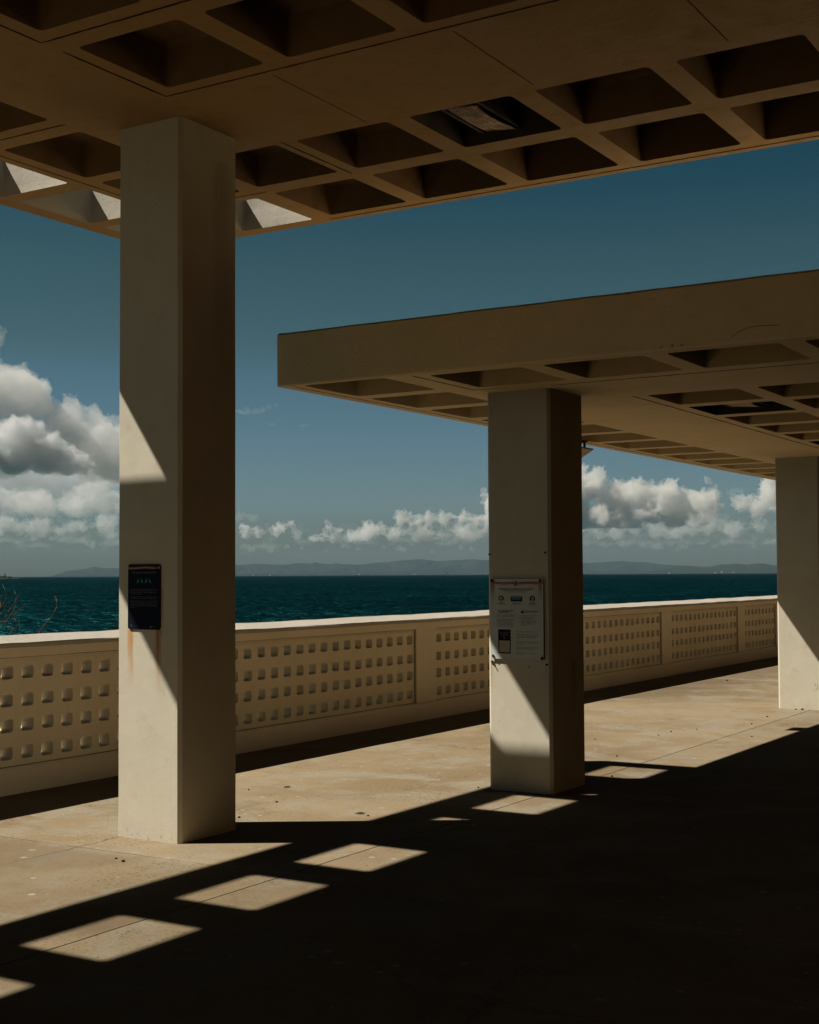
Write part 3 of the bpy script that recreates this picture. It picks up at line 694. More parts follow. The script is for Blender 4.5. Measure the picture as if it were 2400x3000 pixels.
Z2a, T2 = 2.963, 0.387
closed = []; hidden = []; dark2 = None
for k in range(10): closed.append((-5.80, -5.10, 7.97+.885*k, 7.97+.885*k+.715))
for k in range(10, 14): hidden.append((-5.80, -5.10, 7.97+.885*k, 7.97+.885*k+.715))
for i, (a, b) in enumerate(xg(-4.785, 0, 4, 0.8535, 0.705)): closed.append((a, b, 8.045, 8.775))
for i, (a, b) in enumerate(xg(-4.785, 4, 9, 0.8535, 0.705)): hidden.append((a, b, 8.045, 8.775))
for i, (a, b) in enumerate(xg(-3.93, 0, 4, 0.8535, 0.705)):
    for k in range(6):
        y = 9.87+.885*k; h = (a, b, y, y+.70)
        (closed if i < 3 and (i < 2 or k < 3) else hidden).append(h)
        if i == 0 and k == 1: dark2 = h
        if i == 0 and k == 5: dark2b = h
hidden = [h for h in hidden if h[1] < 1.9]
J2 = [('y', -5.885, 7.96, 17.5, .007), ('y', -4.886, 7.98, 8.86, .010), ('x', 8.865, -4.886, -4.6, .006), ('x', 8.945, -4.3, 0.5, .009), ('y', -4.036, 9.83, 16.0, .012)]
canopy('concrete_canopy', -5.992, 2.0, 7.934, 42.0, Z2a, Z2a+T2, closed, [], hidden, J2,
       'lower coffered concrete canopy with a deep brown fascia, standing on the two right-hand columns', M_fascia, dark=[dark2, dark2b], ms=M_soffit2, mc=M_coffer2)

# unlit lamps inside the dark coffers
M_bronze = plain('bronze_glass', (0.13, 0.05, 0.018), 0.35, 0.5, var=0.6, scale=9, bump=0.3)
M_bulb = plain('yellowed_diffuser', (0.28, 0.19, 0.10), 0.5, 0.3, var=0.25, scale=14)
def streaky():
    mt, nt, bs = new_mat('painted_lamp_reflection'); co = nt.co
    n = nt.noise(nt.vm('MULTIPLY', co, (60, 9, 1)), 1.0, 5, 0.65, 0.5); g = nt.noise(co, 7, 3, 0.6)
    c = nt.mix(nt.ss(n, 0.35, 0.7), (0.10, 0.035, 0.010), (0.62, 0.30, 0.10))  # streaky reflection in the lamp glass, painted as colour
    c = nt.mix(nt.ss(g, 0.35, 0.6), (0.03, 0.012, 0.006), c)
    fin(nt, bs, c, 0.5, nt.bump(n, 0.3, 0.003), 0.4); return mt
M_streak = streaky()
def coffer_lamp(h, z, label, lens, matl):
    cx, cy = (h[0]+h[1])/2, (h[2]+h[3])/2
    e = empty('ceiling_lamp', (cx, cy, z+0.22), label=label, cat='ceiling lamp', group='unlit lamps set in dark coffers')
    x0, x1, y0, y1 = lens
    b = MB(); b.box((x0-.02, y0-.02, z+.07), (x1+.02, y1+.02, z+.2345)); b.build('housing', M_darkcoffer, e)
    b = MB(); zz = z+.035; n = 10; vs = []
    for i in range(n+1):
        t = i/n; sg = 0.014*math.sin(math.pi*t)
        vs += [(x0+.012*math.sin(3*t), y0+(y1-y0)*t, zz-sg+.02), (x1-.008*math.sin(5*t), y0+(y1-y0)*t, zz-sg)]
    vs += [(v[0], v[1], v[2]+.006) for v in vs]; k = 2*(n+1)
    fs = [(2*i, 2*i+1, 2*i+3, 2*i+2) for i in range(n)]+[(k+2*i, k+2*i+2, k+2*i+3, k+2*i+1) for i in range(n)]+[(2*i, 2*i+2, k+2*i+2, k+2*i) for i in range(n)]+[(2*i+1, k+2*i+1, k+2*i+3, 2*i+3) for i in range(n)]
    b.add(vs, fs); b.build('reflector', matl, e)
    f = MB()
    for (p, q) in (((x0-.03, y0-.03), (x1+.03, y0-.008)), ((x0-.03, y1+.004), (x1+.03, y1+.026)), ((x0-.03, y0-.008), (x0-.008, y1+.004)), ((x1+.008, y0-.008), (x1+.03, y1+.004))):
        f.box((p[0], p[1], z+.045), (q[0], q[1], z+.0695))
    f.build('frame', M_darkcoffer, e)
coffer_lamp(dark1, Z1a, 'unlit ceiling lamp with a streaked reflection painted on its pane in a dark coffer of the high canopy', (-4.15, -3.94, 7.20, 7.72), M_streak)
coffer_lamp(dark2, Z2a, 'unlit square ceiling lamp in a dark coffer of the lower canopy', (-3.73, -3.48, 11.0, 11.40), M_bulb)

# ------------------------------------------------------------------ columns
def column(name, x0, x1, y0, y1, z1, mat, label, seed):
    c = 0.021; rr = random.Random(seed); n = 34; vs = []; fs = []
    from mathutils import noise as mn
    base = [(x0+c, y0), (x1-c, y0), (x1, y0+c), (x1, y1-c), (x1-c, y1), (x0+c, y1), (x0, y1-c), (x0, y0+c)]
    for i in range(n+1):
        z = -0.0+z1*i/n
        for k, (x, y) in enumerate(base):
            q = Vector((x*3, y*3, z*1.6+seed)); vs.append((x+mn.noise(q)*0.0022, y+mn.noise(q+Vector((9, 9, 9)))*0.0022, z))
    for i in range(n):
        for k in range(8): fs.append((i*8+k, i*8+(k+1) % 8, (i+1)*8+(k+1) % 8, (i+1)*8+k))
    o = mesh_obj(name, vs, fs, mat, label=label, cat='column', group='square white concrete columns')
    return o
column('concrete_column', -6.012, -5.498, 6.305, 6.852, Z1a, M_col1, 'tall square white column carrying the dark blue safety sign', 3)
column('concrete_column', -4.892, -4.372, 9.067, 9.655, Z2a, M_col2, 'square white column with the white ticket information sign bolted to it', 5)
column('concrete_column', -4.832, -4.312, 16.16, 16.75, Z2a, M_col2, 'farthest square white column at the right edge with chipped paint at its foot', 8)

# ------------------------------------------------------------------ parapet wall
def parapet():
    root = empty('parapet_wall', (-7.95, 10, 0), label='long low white sea wall of pierced concrete panels', cat='parapet wall')
    XF, XB, XP, XQ = -7.805, -8.012, -7.832, -8.007
    ya, yb = -30.0, 60.0
    def strip(name, prof, mat, y0=ya, y1=yb, wob=0.004, step=0.35, seed=1):
        rr = random.Random(seed); n = int((y1-y0)/step); vs = []; fs = []; K = len(prof)
        from mathutils import noise as mn
        for i in range(n+1):
            y = y0+(y1-y0)*i/n
            for k, (x, z) in enumerate(prof):
                w = wob*(mn.noise(Vector((y*1.7, k*0.3, seed)))+0.5*mn.noise(Vector((y*6, k*0.3, seed))))
                vs.append((x+w, y, z+w*1.2 if z > 0.01 else z))
        for i in range(n):
            for k in range(K): fs.append((i*K+k, i*K+(k+1) % K, (i+1)*K+(k+1) % K, (i+1)*K+k))
        return mesh_obj(name, vs, fs, mat, root)
    strip('base', [(XF, 0.0), (XF, 0.165), (XF-0.020, 0.192), (XP-0.004, 0.200), (XQ, 0.2), (XB, 0.2), (XB, -0.45), (XF, -0.45)][::-1], M_wall, seed=2)
    strip('rail_band', [(XF, 1.005), (XF, 1.075), (XB, 1.075), (XB, 1.005)][::-1], M_wall, seed=3, wob=0.002)
    strip('cap', [(XF-0.002, 1.0755), (XF+0.001, 1.082), (XF+0.001, 1.101), (XF-0.006, 1.111), (-8.012, 1.158), (-8.02, 1.15), (-8.02, 1.0755)][::-1], M_cap, seed=4, wob=0.006, step=0.18)
    panels = [(2.33, 5.54), (5.97, 9.18), (9.61, 12.82), (13.25, 16.47), (16.89, 20.10), (20.53, 23.77), (24.18, 26.02), (26.45, 29.66)]
    prev = ya
    for pi, (a, b) in enumerate(panels):
        pm = MB(); pm.box((XB+0.001, prev, 0.1995), (XF-0.001, a, 1.006)); pm.build('post', M_wall, root); prev = b
        holes = []; rr = random.Random(pi); nh = int(round((b-a)/0.2005))
        for k in range(nh):
            y = a + 0.038 + (b-a-0.076-0.118)*k/(nh-1)
            for z in (0.25, 0.452, 0.638, 0.842):
                j = lambda: rr.uniform(-.004, .004)
                holes.append((y+j(), y+0.118+j(), z+j(), z+0.098+j()))
        # snap row edges so that the plate grid stays clean
        m2 = MB()
        for f in plate_faces(a, b, 0.2, 1.005, holes, 0.022, 4):
            m2.add([(XP, u, v) for u, v in f], [tuple(range(len(f)))])
            m2.add([(XQ, u, v) for u, v in f][::-1], [tuple(range(len(f)))])
        for h in holes:
            lp = arc_loop(*h, 0.022, 4); N = len(lp); cu, cv_ = (h[0]+h[1])/2, (h[2]+h[3])/2
            vs = []
            for (x, s) in ((XP, 1.0), (XP-0.012, 0.965), (XP-0.09, 0.95), (XQ, 0.93)):
                vs += [(x, cu+(u-cu)*(s if x != XQ else s)*1.0, cv_+(v-cv_)*s) for u, v in lp]
            # back ring meets the plate's own loop
            vs += [(XQ, u, v) for u, v in lp]
            fs = [(i*N+k, (i+1)*N+k, (i+1)*N+(k+1) % N, i*N+(k+1) % N) for i in range(4) for k in range(N)]
            m2.add(vs, fs)
        m2.build('pierced_panel', M_wallpanel, root)
        # thin dark strips along the panel's top, bottom and far end
        g = MB(); rr2 = random.Random(pi+50)
        g.box((XP-0.001, b-0.007, 0.205), (XP+0.002, b-0.0005, 1.0)); 
        g.box((XP-0.001, a+0.01, 1.0), (XP+0.0015, b-0.008, 1.0045)); g.box((XP-0.001, a+0.01, 0.2005), (XP+0.0022, b-0.008, 0.2045))
        g.build('panel_line', M_joint, root)
    pm = MB(); pm.box((XB+0.001, prev, 0.1995), (XF-0.001, yb, 1.006)); pm.build('post', M_wall, root)
parapet()

# ------------------------------------------------------------------ writing
def text_mesh(body, size, bold=0.0, align='CENTER', spacing=1.0):
    cu = bpy.data.curves.new('t', 'FONT'); cu.body = body; cu.size = size; cu.align_x = align; cu.offset = bold; cu.space_character = spacing
    cu.resolution_u = 2
    o = bpy.data.objects.new('t', cu); col.objects.link(o)
    dg = bpy.context.evaluated_depsgraph_get(); me = bpy.data.meshes.new_from_object(o.evaluated_get(dg))
    vs = [tuple(v.co) for v in me.vertices]; fs = [tuple(p.vertices) for p in me.polygons]
    bpy.data.objects.remove(o); bpy.data.curves.remove(cu); bpy.data.meshes.remove(me)
    return vs, fs
class Face:
    """collects flat print on a sign that faces -Y; u to the right (+X), v up"""
    def __init__(s, ox, oz, y, tilt=0.0): s.ox, s.oz, s.y, s.t = ox, oz, y, tilt; s.b = {}
    def P(s, u, v, dep): 
        c, s_ = math.cos(s.t), math.sin(s.t)
        return (s.ox+u*c-v*s_, s.y-dep, s.oz+u*s_+v*c)
    part = 0
    def mb(s, mat): return s.b.setdefault((mat, s.part), MB())
    def poly(s, mat, pts, dep): s.mb(mat).add([s.P(u, v, dep) for u, v in pts], [tuple(range(len(pts)))])
    def rect(s, mat, u0, v0, u1, v1, dep): s.poly(mat, [(u0, v0), (u1, v0), (u1, v1), (u0, v1)], dep)
    def disc(s, mat, u, v, r, dep, n=24, a0=0, a1=360):
        s.poly(mat, [(u+r*math.cos(R(a0+(a1-a0)*k/n)), v+r*math.sin(R(a0+(a1-a0)*k/n))) for k in range(n+(a1-a0 < 360))], dep)
    def text(s, mat, body, u, v, size, dep, bold=0.0, align='CENTER', width=None, spacing=1.0):
        vs, fs = text_mesh(body, size, bold, align, spacing)
        if not vs: return
        k = 1.0
        if width:
            w = max(p[0] for p in vs)-min(p[0] for p in vs); k = width/w
        s.mb(mat).add([s.P(u+p[0]*k, v+p[1], dep) for p in vs], fs)
    def wave(s, mat, u0, u1, v, th, dep, amp=0.003, ph=0.0, wl=0.2):
        n = 26; pts = []
        for k in range(n+1):
            u = u0+(u1-u0)*k/n; pts.append((u, v+amp*math.sin(2*math.pi*(u/wl)+ph)))
        for k in range(n):
            a, b = pts[k], pts[k+1]; s.poly(mat, [(a[0], a[1]-th), (b[0], b[1]-th), b, a], dep)
    def build(s, parent, names):
        for (mat, part), mb in s.b.items(): mb.build(names.get((mat, part), names[mat]), mat, parent)

def rounded_sheet(ox, oz, y, w, h, r, th, mat, name, parent, tilt=0.0, warp=0.0):
    lp = arc_loop(0, w, 0, h, r, 5); N = len(lp); c, s_ = math.cos(tilt), math.sin(tilt)
    P = lambda u, v, d: (ox+u*c-v*s_, y-d-warp*abs(math.sin(v*9)), oz+u*s_+v*c)
    vs = [P(u, v, 0) for u, v in lp]+[P(u, v, th) for u, v in lp]
    fs = [tuple(range(N)), tuple(range(2*N-1, N-1, -1))]+[(k, N+k, N+(k+1) % N, (k+1) % N) for k in range(N)]
    return mesh_obj(name, vs, fs, mat, parent)

# blue safety sign
YK = 6.3015
s1 = empty('safety_sign', (-5.78, YK, 1.273), label='dark navy safety notice with a rainbow wave across its top, on the tallest column', cat='sign')
OX, OZ, Wd, Hg = -5.912, 1.274, 0.264, 0.398
rounded_sheet(OX, OZ, YK, Wd, Hg, 0.016, 0.004, M_navy, 'panel', s1, R(-0.2))
F = Face(OX, OZ, YK, R(-0.2)); D = 0.0052
F.wave(M_red, 0.004, 0.236, 0.3845, 0.006, D, 0.0025, 3.4, 0.2); F.wave(M_yellow, 0.004, 0.236, 0.3785, 0.0055, D, 0.0025, 3.4, 0.2); F.wave(M_teal, 0.004, 0.21, 0.373, 0.0045, D, 0.0025, 3.4, 0.2)
F.disc(M_yellow, 0.252, 0.3765, 0.0075, D); F.rect(M_yellow, 0.001, 0.371, 0.012, 0.380, D+.0006)
F.part = 30
F.text(M_paleink, 'SEGURIDAD E INSPECCIONES', 0.132, 0.343, 0.0125, D, 0.0, width=0.198, spacing=1.05)
for k, (u, fl_) in enumerate(((0.083, 1), (0.114, -1), (0.149, 1), (0.179, -1))):
    F.part = 10+k
    F.poly(M_teal, [(u-0.009*fl_, 0.282), (u-0.009*fl_, 0.292), (u, 0.306), (u+0.006*fl_, 0.312), (u+0.0075*fl_, 0.298), (u+0.004*fl_, 0.287)][::fl_], D)
F.part = 0
lines = ['Los pasajeros y su equipaje están sujetos a inspección de', 'seguridad. Toda persona deberá permitir que se revisen', 'bultos, bolsos, mochilas y paquetes al abordar o entrar', 'a la terminal marítima.', '',
         'No se permiten armas, objetos punzantes o artículos', 'inflamables en el interior de la embarcación.', '',
         'Todo pasajero que rehúse la inspección no podrá abordar.', 'Mantenga su equipaje bajo su supervisión en todo', 'momento. Reporte cualquier actividad sospechosa al per-', 'sonal de seguridad de la terminal o llame al oficial de', 'servicio.']
v = 0.243
for ln in lines:
    if ln:
        full = len(ln) > 44
        F.text(M_grayink2 if False else M_paleink, ln, 0.022, v, 0.0072, D, 0.0, 'LEFT', width=0.216 if full else 0.216*len(ln)/54)
        v -= 0.0098
    else: v -= 0.0066
F.part = 20
F.disc(M_cream, 0.188, 0.0165, 0.0065, D); F.disc(M_navy, 0.1885, 0.0165, 0.0035, D+.0006)
F.part = 21
F.text(M_paleink, 'ATM', 0.021, 0.017, 0.006, D, 0.0, 'LEFT'); F.text(M_paleink, 'Gobierno', 0.020, 0.025, 0.0045, D, 0, 'LEFT')
F.part = 22
F.text(M_paleink, 'Ferry', 0.14, 0.014, 0.006, D, 0, 'LEFT'); F.text(M_paleink, 'Puerto Rico', 0.200, 0.020, 0.005, D, 0, 'LEFT'); F.text(M_paleink, 'Ferry', 0.200, 0.012, 0.005, D, 0, 'LEFT')
F.build(s1, {(M_teal, 0): 'teal_stripe', M_red: 'red_stripe', M_yellow: 'yellow_stripe', M_teal: 'teal_symbol', M_paleink: 'lettering', M_cream: 'emblem', M_navy: 'emblem_centre'})

# white ticket sign
YK2 = 9.0635
s2 = empty('information_sign', (-4.64, YK2, 0.971), label='white ticket transfer notice with rusted corner bolts on the middle column', cat='sign')
OX, OZ, Wd, Hg = -4.862, 0.973, 0.437, 0.592
sh = rounded_sheet(OX, OZ, YK2-0.010, Wd, Hg, 0.002, 0.004, M_signwhite, 'panel', s2, R(-0.15))
edge = MB(); edge.box((OX+Wd-0.004, YK2-0.0095, OZ+0.002), (OX+Wd+0.0015, YK2+0.002, OZ+Hg-0.004)); edge.build('spacer', M_black, s2)
F = Face(OX, OZ, YK2-0.010, R(-0.15)); D = 0.0052
px = lambda a: (a-118)/(1045-118)*Wd
pz = lambda b: Hg - (b-578)/(1985-578)*Hg
F.wave(M_red, 0.002, px(525), pz(632), 0.008, D, 0.0022, 0.8, 0.19); F.wave(M_yellow, 0.002, px(525), pz(651), 0.006, D, 0.0022, 0.8, 0.19); F.wave(M_teal, 0.02, px(525), pz(666), 0.003, D, 0.0022, 0.8, 0.19)
F.part = 1
F.wave(M_red, px(618), 0.435, pz(632), 0.008, D, 0.0022, 3.6, 0.19); F.wave(M_yellow, px(618), 0.435, pz(651), 0.006, D, 0.0022, 3.6, 0.19); F.wave(M_teal, px(618), 0.40, pz(666), 0.003, D, 0.0022, 3.6, 0.19)
F.part = 2; cu, cz = px(568), pz(662)
F.disc(M_red, cu, cz, 0.0205, D+.0006); F.disc(M_yellow, cu, cz, 0.0200, D+.0009, 14, 200, 340); F.disc(M_cream, cu, cz, 0.0135, D+.0013); F.disc(M_ink, cu, cz-0.001, 0.0085, D+.0018)
F.part = 0
F.part = 30
F.text(M_ink, 'OPCIONES DE TRANSFERENCIA DE BOLETOS:', px(572), pz(767), 0.0135, D, 0.0004, width=px(880)-px(264))
F.text(M_ink, 'Los pasajeros disponen de múltiples vías para', px(570), pz(790), 0.0105, D, 0, width=px(808)-px(336))
F.text(M_ink, 'efectuar la transferencia de boletos.', px(566), pz(814), 0.0105, D, 0, width=px(748)-px(384))
for cx_, kind in ((311, 'screen'), (858, 'phone')):
    F.part = 3 if kind == 'screen' else 4
    u, vv = px(cx_), pz(922); F.disc(M_ink, u, vv, 0.0225, D)
    if kind == 'screen':
        F.rect(M_cream, u-0.013, vv-0.008, u+0.013, vv+0.013, D+.0006); F.rect(M_cream, u-0.014, vv-0.020, u+0.014, vv-0.011, D+.0006); F.rect(M_ink, u+0.004, vv+0.002, u+0.008, vv+0.006, D+.0012); F.rect(M_ink, u-0.003, vv-0.017, u+0.003, vv-0.013, D+.0012)
    else:
        F.rect(M_cream, u-0.009, vv-0.021, u+0.010, vv+0.014, D+.0006); F.rect(M_ink, u-0.005, vv-0.006, u+0.006, vv-0.001, D+.0012)
F.part = 5
F.rect(M_ink, px(480), pz(974), px(684), pz(898), D); F.rect(M_ink, px(490), pz(898), px(674), pz(874), D); F.rect(M_cream, px(497), pz(898), px(666), pz(882), D+.0006)
F.poly(M_teal, [(px(500), pz(905)), (px(515), pz(945)), (px(560), pz(940)), (px(600), pz(948)), (px(650), pz(935)), (px(655), pz(905))], D+.0006)
F.part = 0
F.part = 31
for (t1, t2, c_) in (('BOLETERÍA', 'Ceiba • Vieques • Culebra', 315), ('PÁGINA WEB', 'www.puertoricoferry.com', 583), ('APLICACIÓN', 'Cua Transporte', 858)):
    F.text(M_ink, t1, px(c_), pz(1010), 0.0095, D, 0.0003); F.text(M_ink, t2, px(c_), pz(1034), 0.0085, D, 0)
F.part = 6
F.poly(M_ink, [(px(262), pz(1120)), (px(272), pz(1120)), (px(276), pz(1140)), (px(282), pz(1158)), (px(300), pz(1164)), (px(297), pz(1174)), (px(284), pz(1176)), (px(268), pz(1158)), (px(262), pz(1138))][::-1], D)
F.part = 32
F.text(M_ink, 'CENTRO DE LLAMADAS', px(303), pz(1147), 0.0095, D, 0.0003, 'LEFT', width=px(526)-px(303)); F.text(M_ink, '800-981-2005', px(303), pz(1171), 0.0105, D, 0.0004, 'LEFT', width=px(440)-px(303))
F.part = 7
F.poly(M_ink, [(px(658), pz(1178)), (px(710), pz(1178)), (px(710), pz(1142)), (px(684), pz(1120)), (px(658), pz(1142))], D); F.disc(M_paleink, px(684), pz(1140), 0.007, D+.0006)
F.part = 33
F.text(M_ink, 'CORREO ELECTRÓNICO', px(722), pz(1149), 0.0095, D, 0.0003, 'LEFT', width=px(950)-px(722)); F.text(M_ink, 'info@puertoricoferry.com', px(722), pz(1174), 0.0085, D, 0, 'LEFT', width=px(935)-px(722))
L = [(228, 1218, 544, 'Los turnos se atenderán en el orden de llegada'), (228, 1242, 546, 'de lunes a viernes de 7:00 am a 3:00 pm.'),
     (228, 1292, 548, 'Si desea transferir por medio de llamada'), (228, 1316, 506, 'en lugar de hacer fila para hacer la'), (228, 1340, 530, 'transacción, los pasajeros pueden dejar'), (228, 1364, 490, 'un mensaje de voz tras esa espera'), (228, 1389, 522, 'y un representante le devolverá'), (228, 1413, 528, 'la llamada durante el mismo día.'),
     (625, 1222, 925, 'Para las transferencias de boletos, se'), (625, 1247, 884, 'recomienda enviar un correo que'), (625, 1270, 892, 'incluya la siguiente información:'), (658, 1295, 862, '- Número de confirmación'), (658, 1320, 930, '- Nombre de los pasajeros originales'), (658, 1344, 928, '- Fecha y hora actuales del boleto'), (658, 1369, 895, '- Fecha y hora deseadas para'), (658, 1392, 745, '  el cambio'),
     (574, 1505, 955, 'Los boletos pueden transferirse solo una (1) vez.'), (574, 1556, 962, 'El cambio deberá hacerse al menos con 1 día de antela-'), (574, 1580, 942, 'ción a la salida y no habrá cambios para la'), (574, 1603, 918, 'fecha programada, sin perder el valor del'), (574, 1624, 632, 'boleto.'),
     (574, 1677, 962, 'En caso de querer cambiar de ruta, se debe cancelar o'), (574, 1702, 945, 'llenar una nueva solicitud antes de la fecha'), (574, 1725, 708, 'de la transferencia.'),
     (574, 1774, 920, 'La llegada de los pasajeros deberá ser una'), (574, 1799, 945, 'hora antes de la salida. El proceso de inspección'), (574, 1822, 862, 'cierra 15 minutos antes de la salida.'), (574, 1872, 943, 'Todas las ventas y cambios son finales y no se'), (574, 1896, 712, 'aceptan devoluciones.')]
for (a, bz, c_, t_) in L:
    F.part = 34 if bz > 1500 else 35 if a > 600 else 0
    F.text(M_ink, t_, px(a), pz(bz), 0.0088, D, 0.0, 'LEFT', width=px(c_)-px(a))
F.part = 34
for bz in (1497, 1547, 1669, 1766, 1864): F.disc(M_ink, px(557), pz(bz), 0.0016, D, 8)
F.part = 8
F.rect(M_navy, px(255), pz(1889), px(475), pz(1467), D)
for k, (t_, w_) in enumerate((('¿DUDAS DE CÓMO', 188), ('TRANSFERIR', 134), ('TUS BOLETOS?', 150))): F.text(M_paleink, t_, px(364), pz(1524+k*28), 0.0100, D+.0006, 0, width=px(w_+118))
F.poly(M_red, [(px(364), pz(1636)), (px(384), pz(1612)), (px(374), pz(1598)), (px(364), pz(1604)), (px(354), pz(1598)), (px(345), pz(1612))], D+.0006)
F.rect(M_cream, px(275), pz(1868), px(460), pz(1662), D+.0006)
F.build(s2, {(M_ink, 3): 'counter_icon', (M_ink, 4): 'phone_icon', (M_ink, 5): 'web_page_icon', (M_ink, 6): 'handset_icon', (M_ink, 7): 'envelope_icon', (M_red, 2): 'round_emblem', (M_yellow, 2): 'emblem_sector', (M_cream, 2): 'emblem_ring', (M_ink, 2): 'emblem_centre', (M_red, 8): 'heart', (M_cream, 8): 'blank_square', (M_teal, 0): 'teal_stripe', (M_teal, 1): 'teal_stripe', M_red: 'red_stripe', M_yellow: 'yellow_stripe', M_teal: 'teal_print', M_cream: 'pale_print', M_ink: 'lettering', M_navy: 'dark_box', M_paleink: 'pale_lettering'})
def bolt(u, v, y, r, name, parent, mat, ln=0.012, sx=1.0, **kw):
    b = MB(); n = 10; rr = random.Random(int(u*1000)); rings = [(1.0, 0), (1.05, 0.4), (0.8, 0.85), (0.3, 1.0)]; vs = []
    for (s, t) in rings: vs += [(u+r*s*sx*math.cos(2*math.pi*k/n)*rr.uniform(.85, 1.15), y-ln*t, v+r*s*math.sin(2*math.pi*k/n)*rr.uniform(.85, 1.15)) for k in range(n)]
    fs = [(i*n+k, i*n+(k+1) % n, (i+1)*n+(k+1) % n, (i+1)*n+k) for i in range(3) for k in range(n)]+[tuple(3*n+k for k in range(n))]
    b.add(vs, fs); return b.build(name, mat, parent, True, **kw)
for (a, b_, r_) in ((150, 610, .0088), (998, 612, .0092), (163, 1935, .0095), (1018, 1957, .0115)): bolt(OX+px(a), OZ+pz(b_), YK2-0.014, r_, 'bolt', s2, M_rustbolt)
# leftover fixings in the column around the sign
for (a, b_, r_, lb) in ((92, 143, .0070, 'left one of two rusty nail heads in the middle column above the sign'), (1072, 125, .0075, 'right one of two rusty nail heads in the middle column above the sign'),
                        (1080, 2065, .0085, 'rusty nail head in the middle column below the right corner of the sign')):
    bolt(OX+px(a), OZ+pz(b_), 9.067, r_, 'rusty_nail', None, M_rustbolt, 0.012, label=lb, cat='nail', group='old fixings left in the middle column')
e = bolt(OX+px(128), OZ+pz(2040), 9.067, 0.009, 'rusty_screw', None, M_rustorange, 0.018, label='orange rusted screw hanging from the middle column below the sign', cat='screw', group='old fixings left in the middle column')
b = MB(); b.tube([(OX+px(130), 9.05, OZ+pz(2045)), (OX+px(148), 9.045, OZ+pz(2080)), (OX+px(162), 9.055, OZ+pz(2108))], [0.0035, 0.004, 0.002], 6); b.build('plug', M_rustorange, e)
bolt(OX+px(780), OZ+pz(2112), 9.067, 0.006, 'plug_hole', None, M_rustbolt, 0.003, label='small drilled plug hole in the middle column under the sign centre', cat='plug hole')
bolt(-5.612, 1.2745, 6.307, 0.001, 'chip', None, M_rustbolt, 0.002) if False else None
# little pits and fixings in the dark side of the columns
for (x, y, z, r_) in ((-5.498, 6.835, 1.36, 0.009),):
    b = MB(); n = 8; vs = [(x+0.004, y, z)]+[(x-0.001, y+r_*math.cos(2*math.pi*k/n), z+r_*math.sin(2*math.pi*k/n)) for k in range(n)]
    b.add(vs, [(0, 1+k, 1+(k+1) % n) for k in range(n)]); b.build('rusty_nail', M_rustbolt, label='dark nail head on the shaded side of the tallest column', cat='nail')
# chipped paint at the foot of the far column
b = MB(); rr = random.Random(5)
for k in range(26):
    u = -4.40+0.085*rr.random()+0.0; v = 0.30-0.35*(u+4.40)+rr.uniform(-.03, .012)-(0.05 if k % 3 == 0 else 0); s = rr.uniform(.002, .006)
    b.add([(u-s, 16.1585, v), (u+s*.8, 16.1585, v-s*.5), (u+s, 16.1585, v+s*.6), (u-s*.3, 16.1585, v+s)], [(0, 1, 2, 3)])
far_col = [o for o in bpy.data.objects if o.name.startswith('concrete_column')][-1]
b.build('chipped_paint', M_stone, far_col)

# ------------------------------------------------------------------ flood light under the lower canopy edge
def flood():
    e = empty('flood_light', (-5.84, 12.87, 2.963), label='black flood light with ribbed lens hanging from the seaward edge of the lower canopy', cat='flood light')
    A = Vector((-5.77, 0, 2.882)); B = Vector((-5.99, 0, 2.752)); d = (B-A); nrm = Vector((-d.z, 0, d.x)).normalized()
    if nrm.z < 0: nrm = -nrm                     # away from the lens, up and outwards
    y0, y1 = 12.70, 13.02
    def prism(pts, ya, yb, name, mat, parent):
        N = len(pts); vs = [(p.x, ya, p.z) for p in pts]+[(p.x, yb, p.z) for p in pts]
        return mesh_obj(name, vs, [tuple(range(N))[::-1], tuple(range(N, 2*N))]+[(k, (k+1) % N, N+(k+1) % N, N+k) for k in range(N)], mat, parent)
    hs = prism([A, B, B+nrm*0.012, A+nrm*0.012+d*0.02], y0, y1, 'housing', M_black, e)
    b = MB()
    for k in range(9):
        q = A + d*(0.12+0.76*k/8)+nrm*0.012; b.add([(q.x-.004, y0+.03, q.z-.005), (q.x+.004, y0+.03, q.z-.005), (q.x+.004, y1-.03, q.z-.005), (q.x-.004, y1-.03, q.z-.005)] + [(q.x-.004+nrm.x*.02, y0+.03, q.z+nrm.z*.02), (q.x+.004+nrm.x*.02, y0+.03, q.z+nrm.z*.02), (q.x+.004+nrm.x*.02, y1-.03, q.z+nrm.z*.02), (q.x-.004+nrm.x*.02, y1-.03, q.z+nrm.z*.02)],
              [(0, 1, 2, 3), (4, 7, 6, 5), (0, 4, 5, 1), (1, 5, 6, 2), (2, 6, 7, 3), (3, 7, 4, 0)])
    b.build('cooling_fin', M_black, hs)
    # ribbed lens: zig-zag sheet just below the housing
    n = 11; vs = []; fs = []
    for k in range(2*n+1):
        t = 0.05+0.90*k/(2*n); q = A + d*t - nrm*(0.002+0.004*(k % 2)); vs += [(q.x, y0+.010, q.z), (q.x, y1-.010, q.z)]
    for k in range(2*n): fs.append((2*k, 2*k+1, 2*k+3, 2*k+2))
    mesh_obj('lens', vs, fs, M_lens, e)
    b = MB()                                       # U bracket and its foot on the soffit
    for yy in (12.74, 12.955):
        m_ = A + d*0.35; b.box((m_.x-.012, yy-.006, m_.z-.002), (m_.x+.012, yy+.006, 2.945))
    b.box((-5.86, 12.734, 2.9455), (-5.834, 12.961, 2.951)); b.build('bracket', M_black, e)
    b = MB(); b.box((-5.895, 12.79, 2.9515), (-5.80, 12.93, 2.9625)); b.build('junction_box', M_darkbox, e)
M_lens = plain('ribbed_lens', (0.40, 0.31, 0.20), 0.35, 0.4, var=0.1, scale=30)
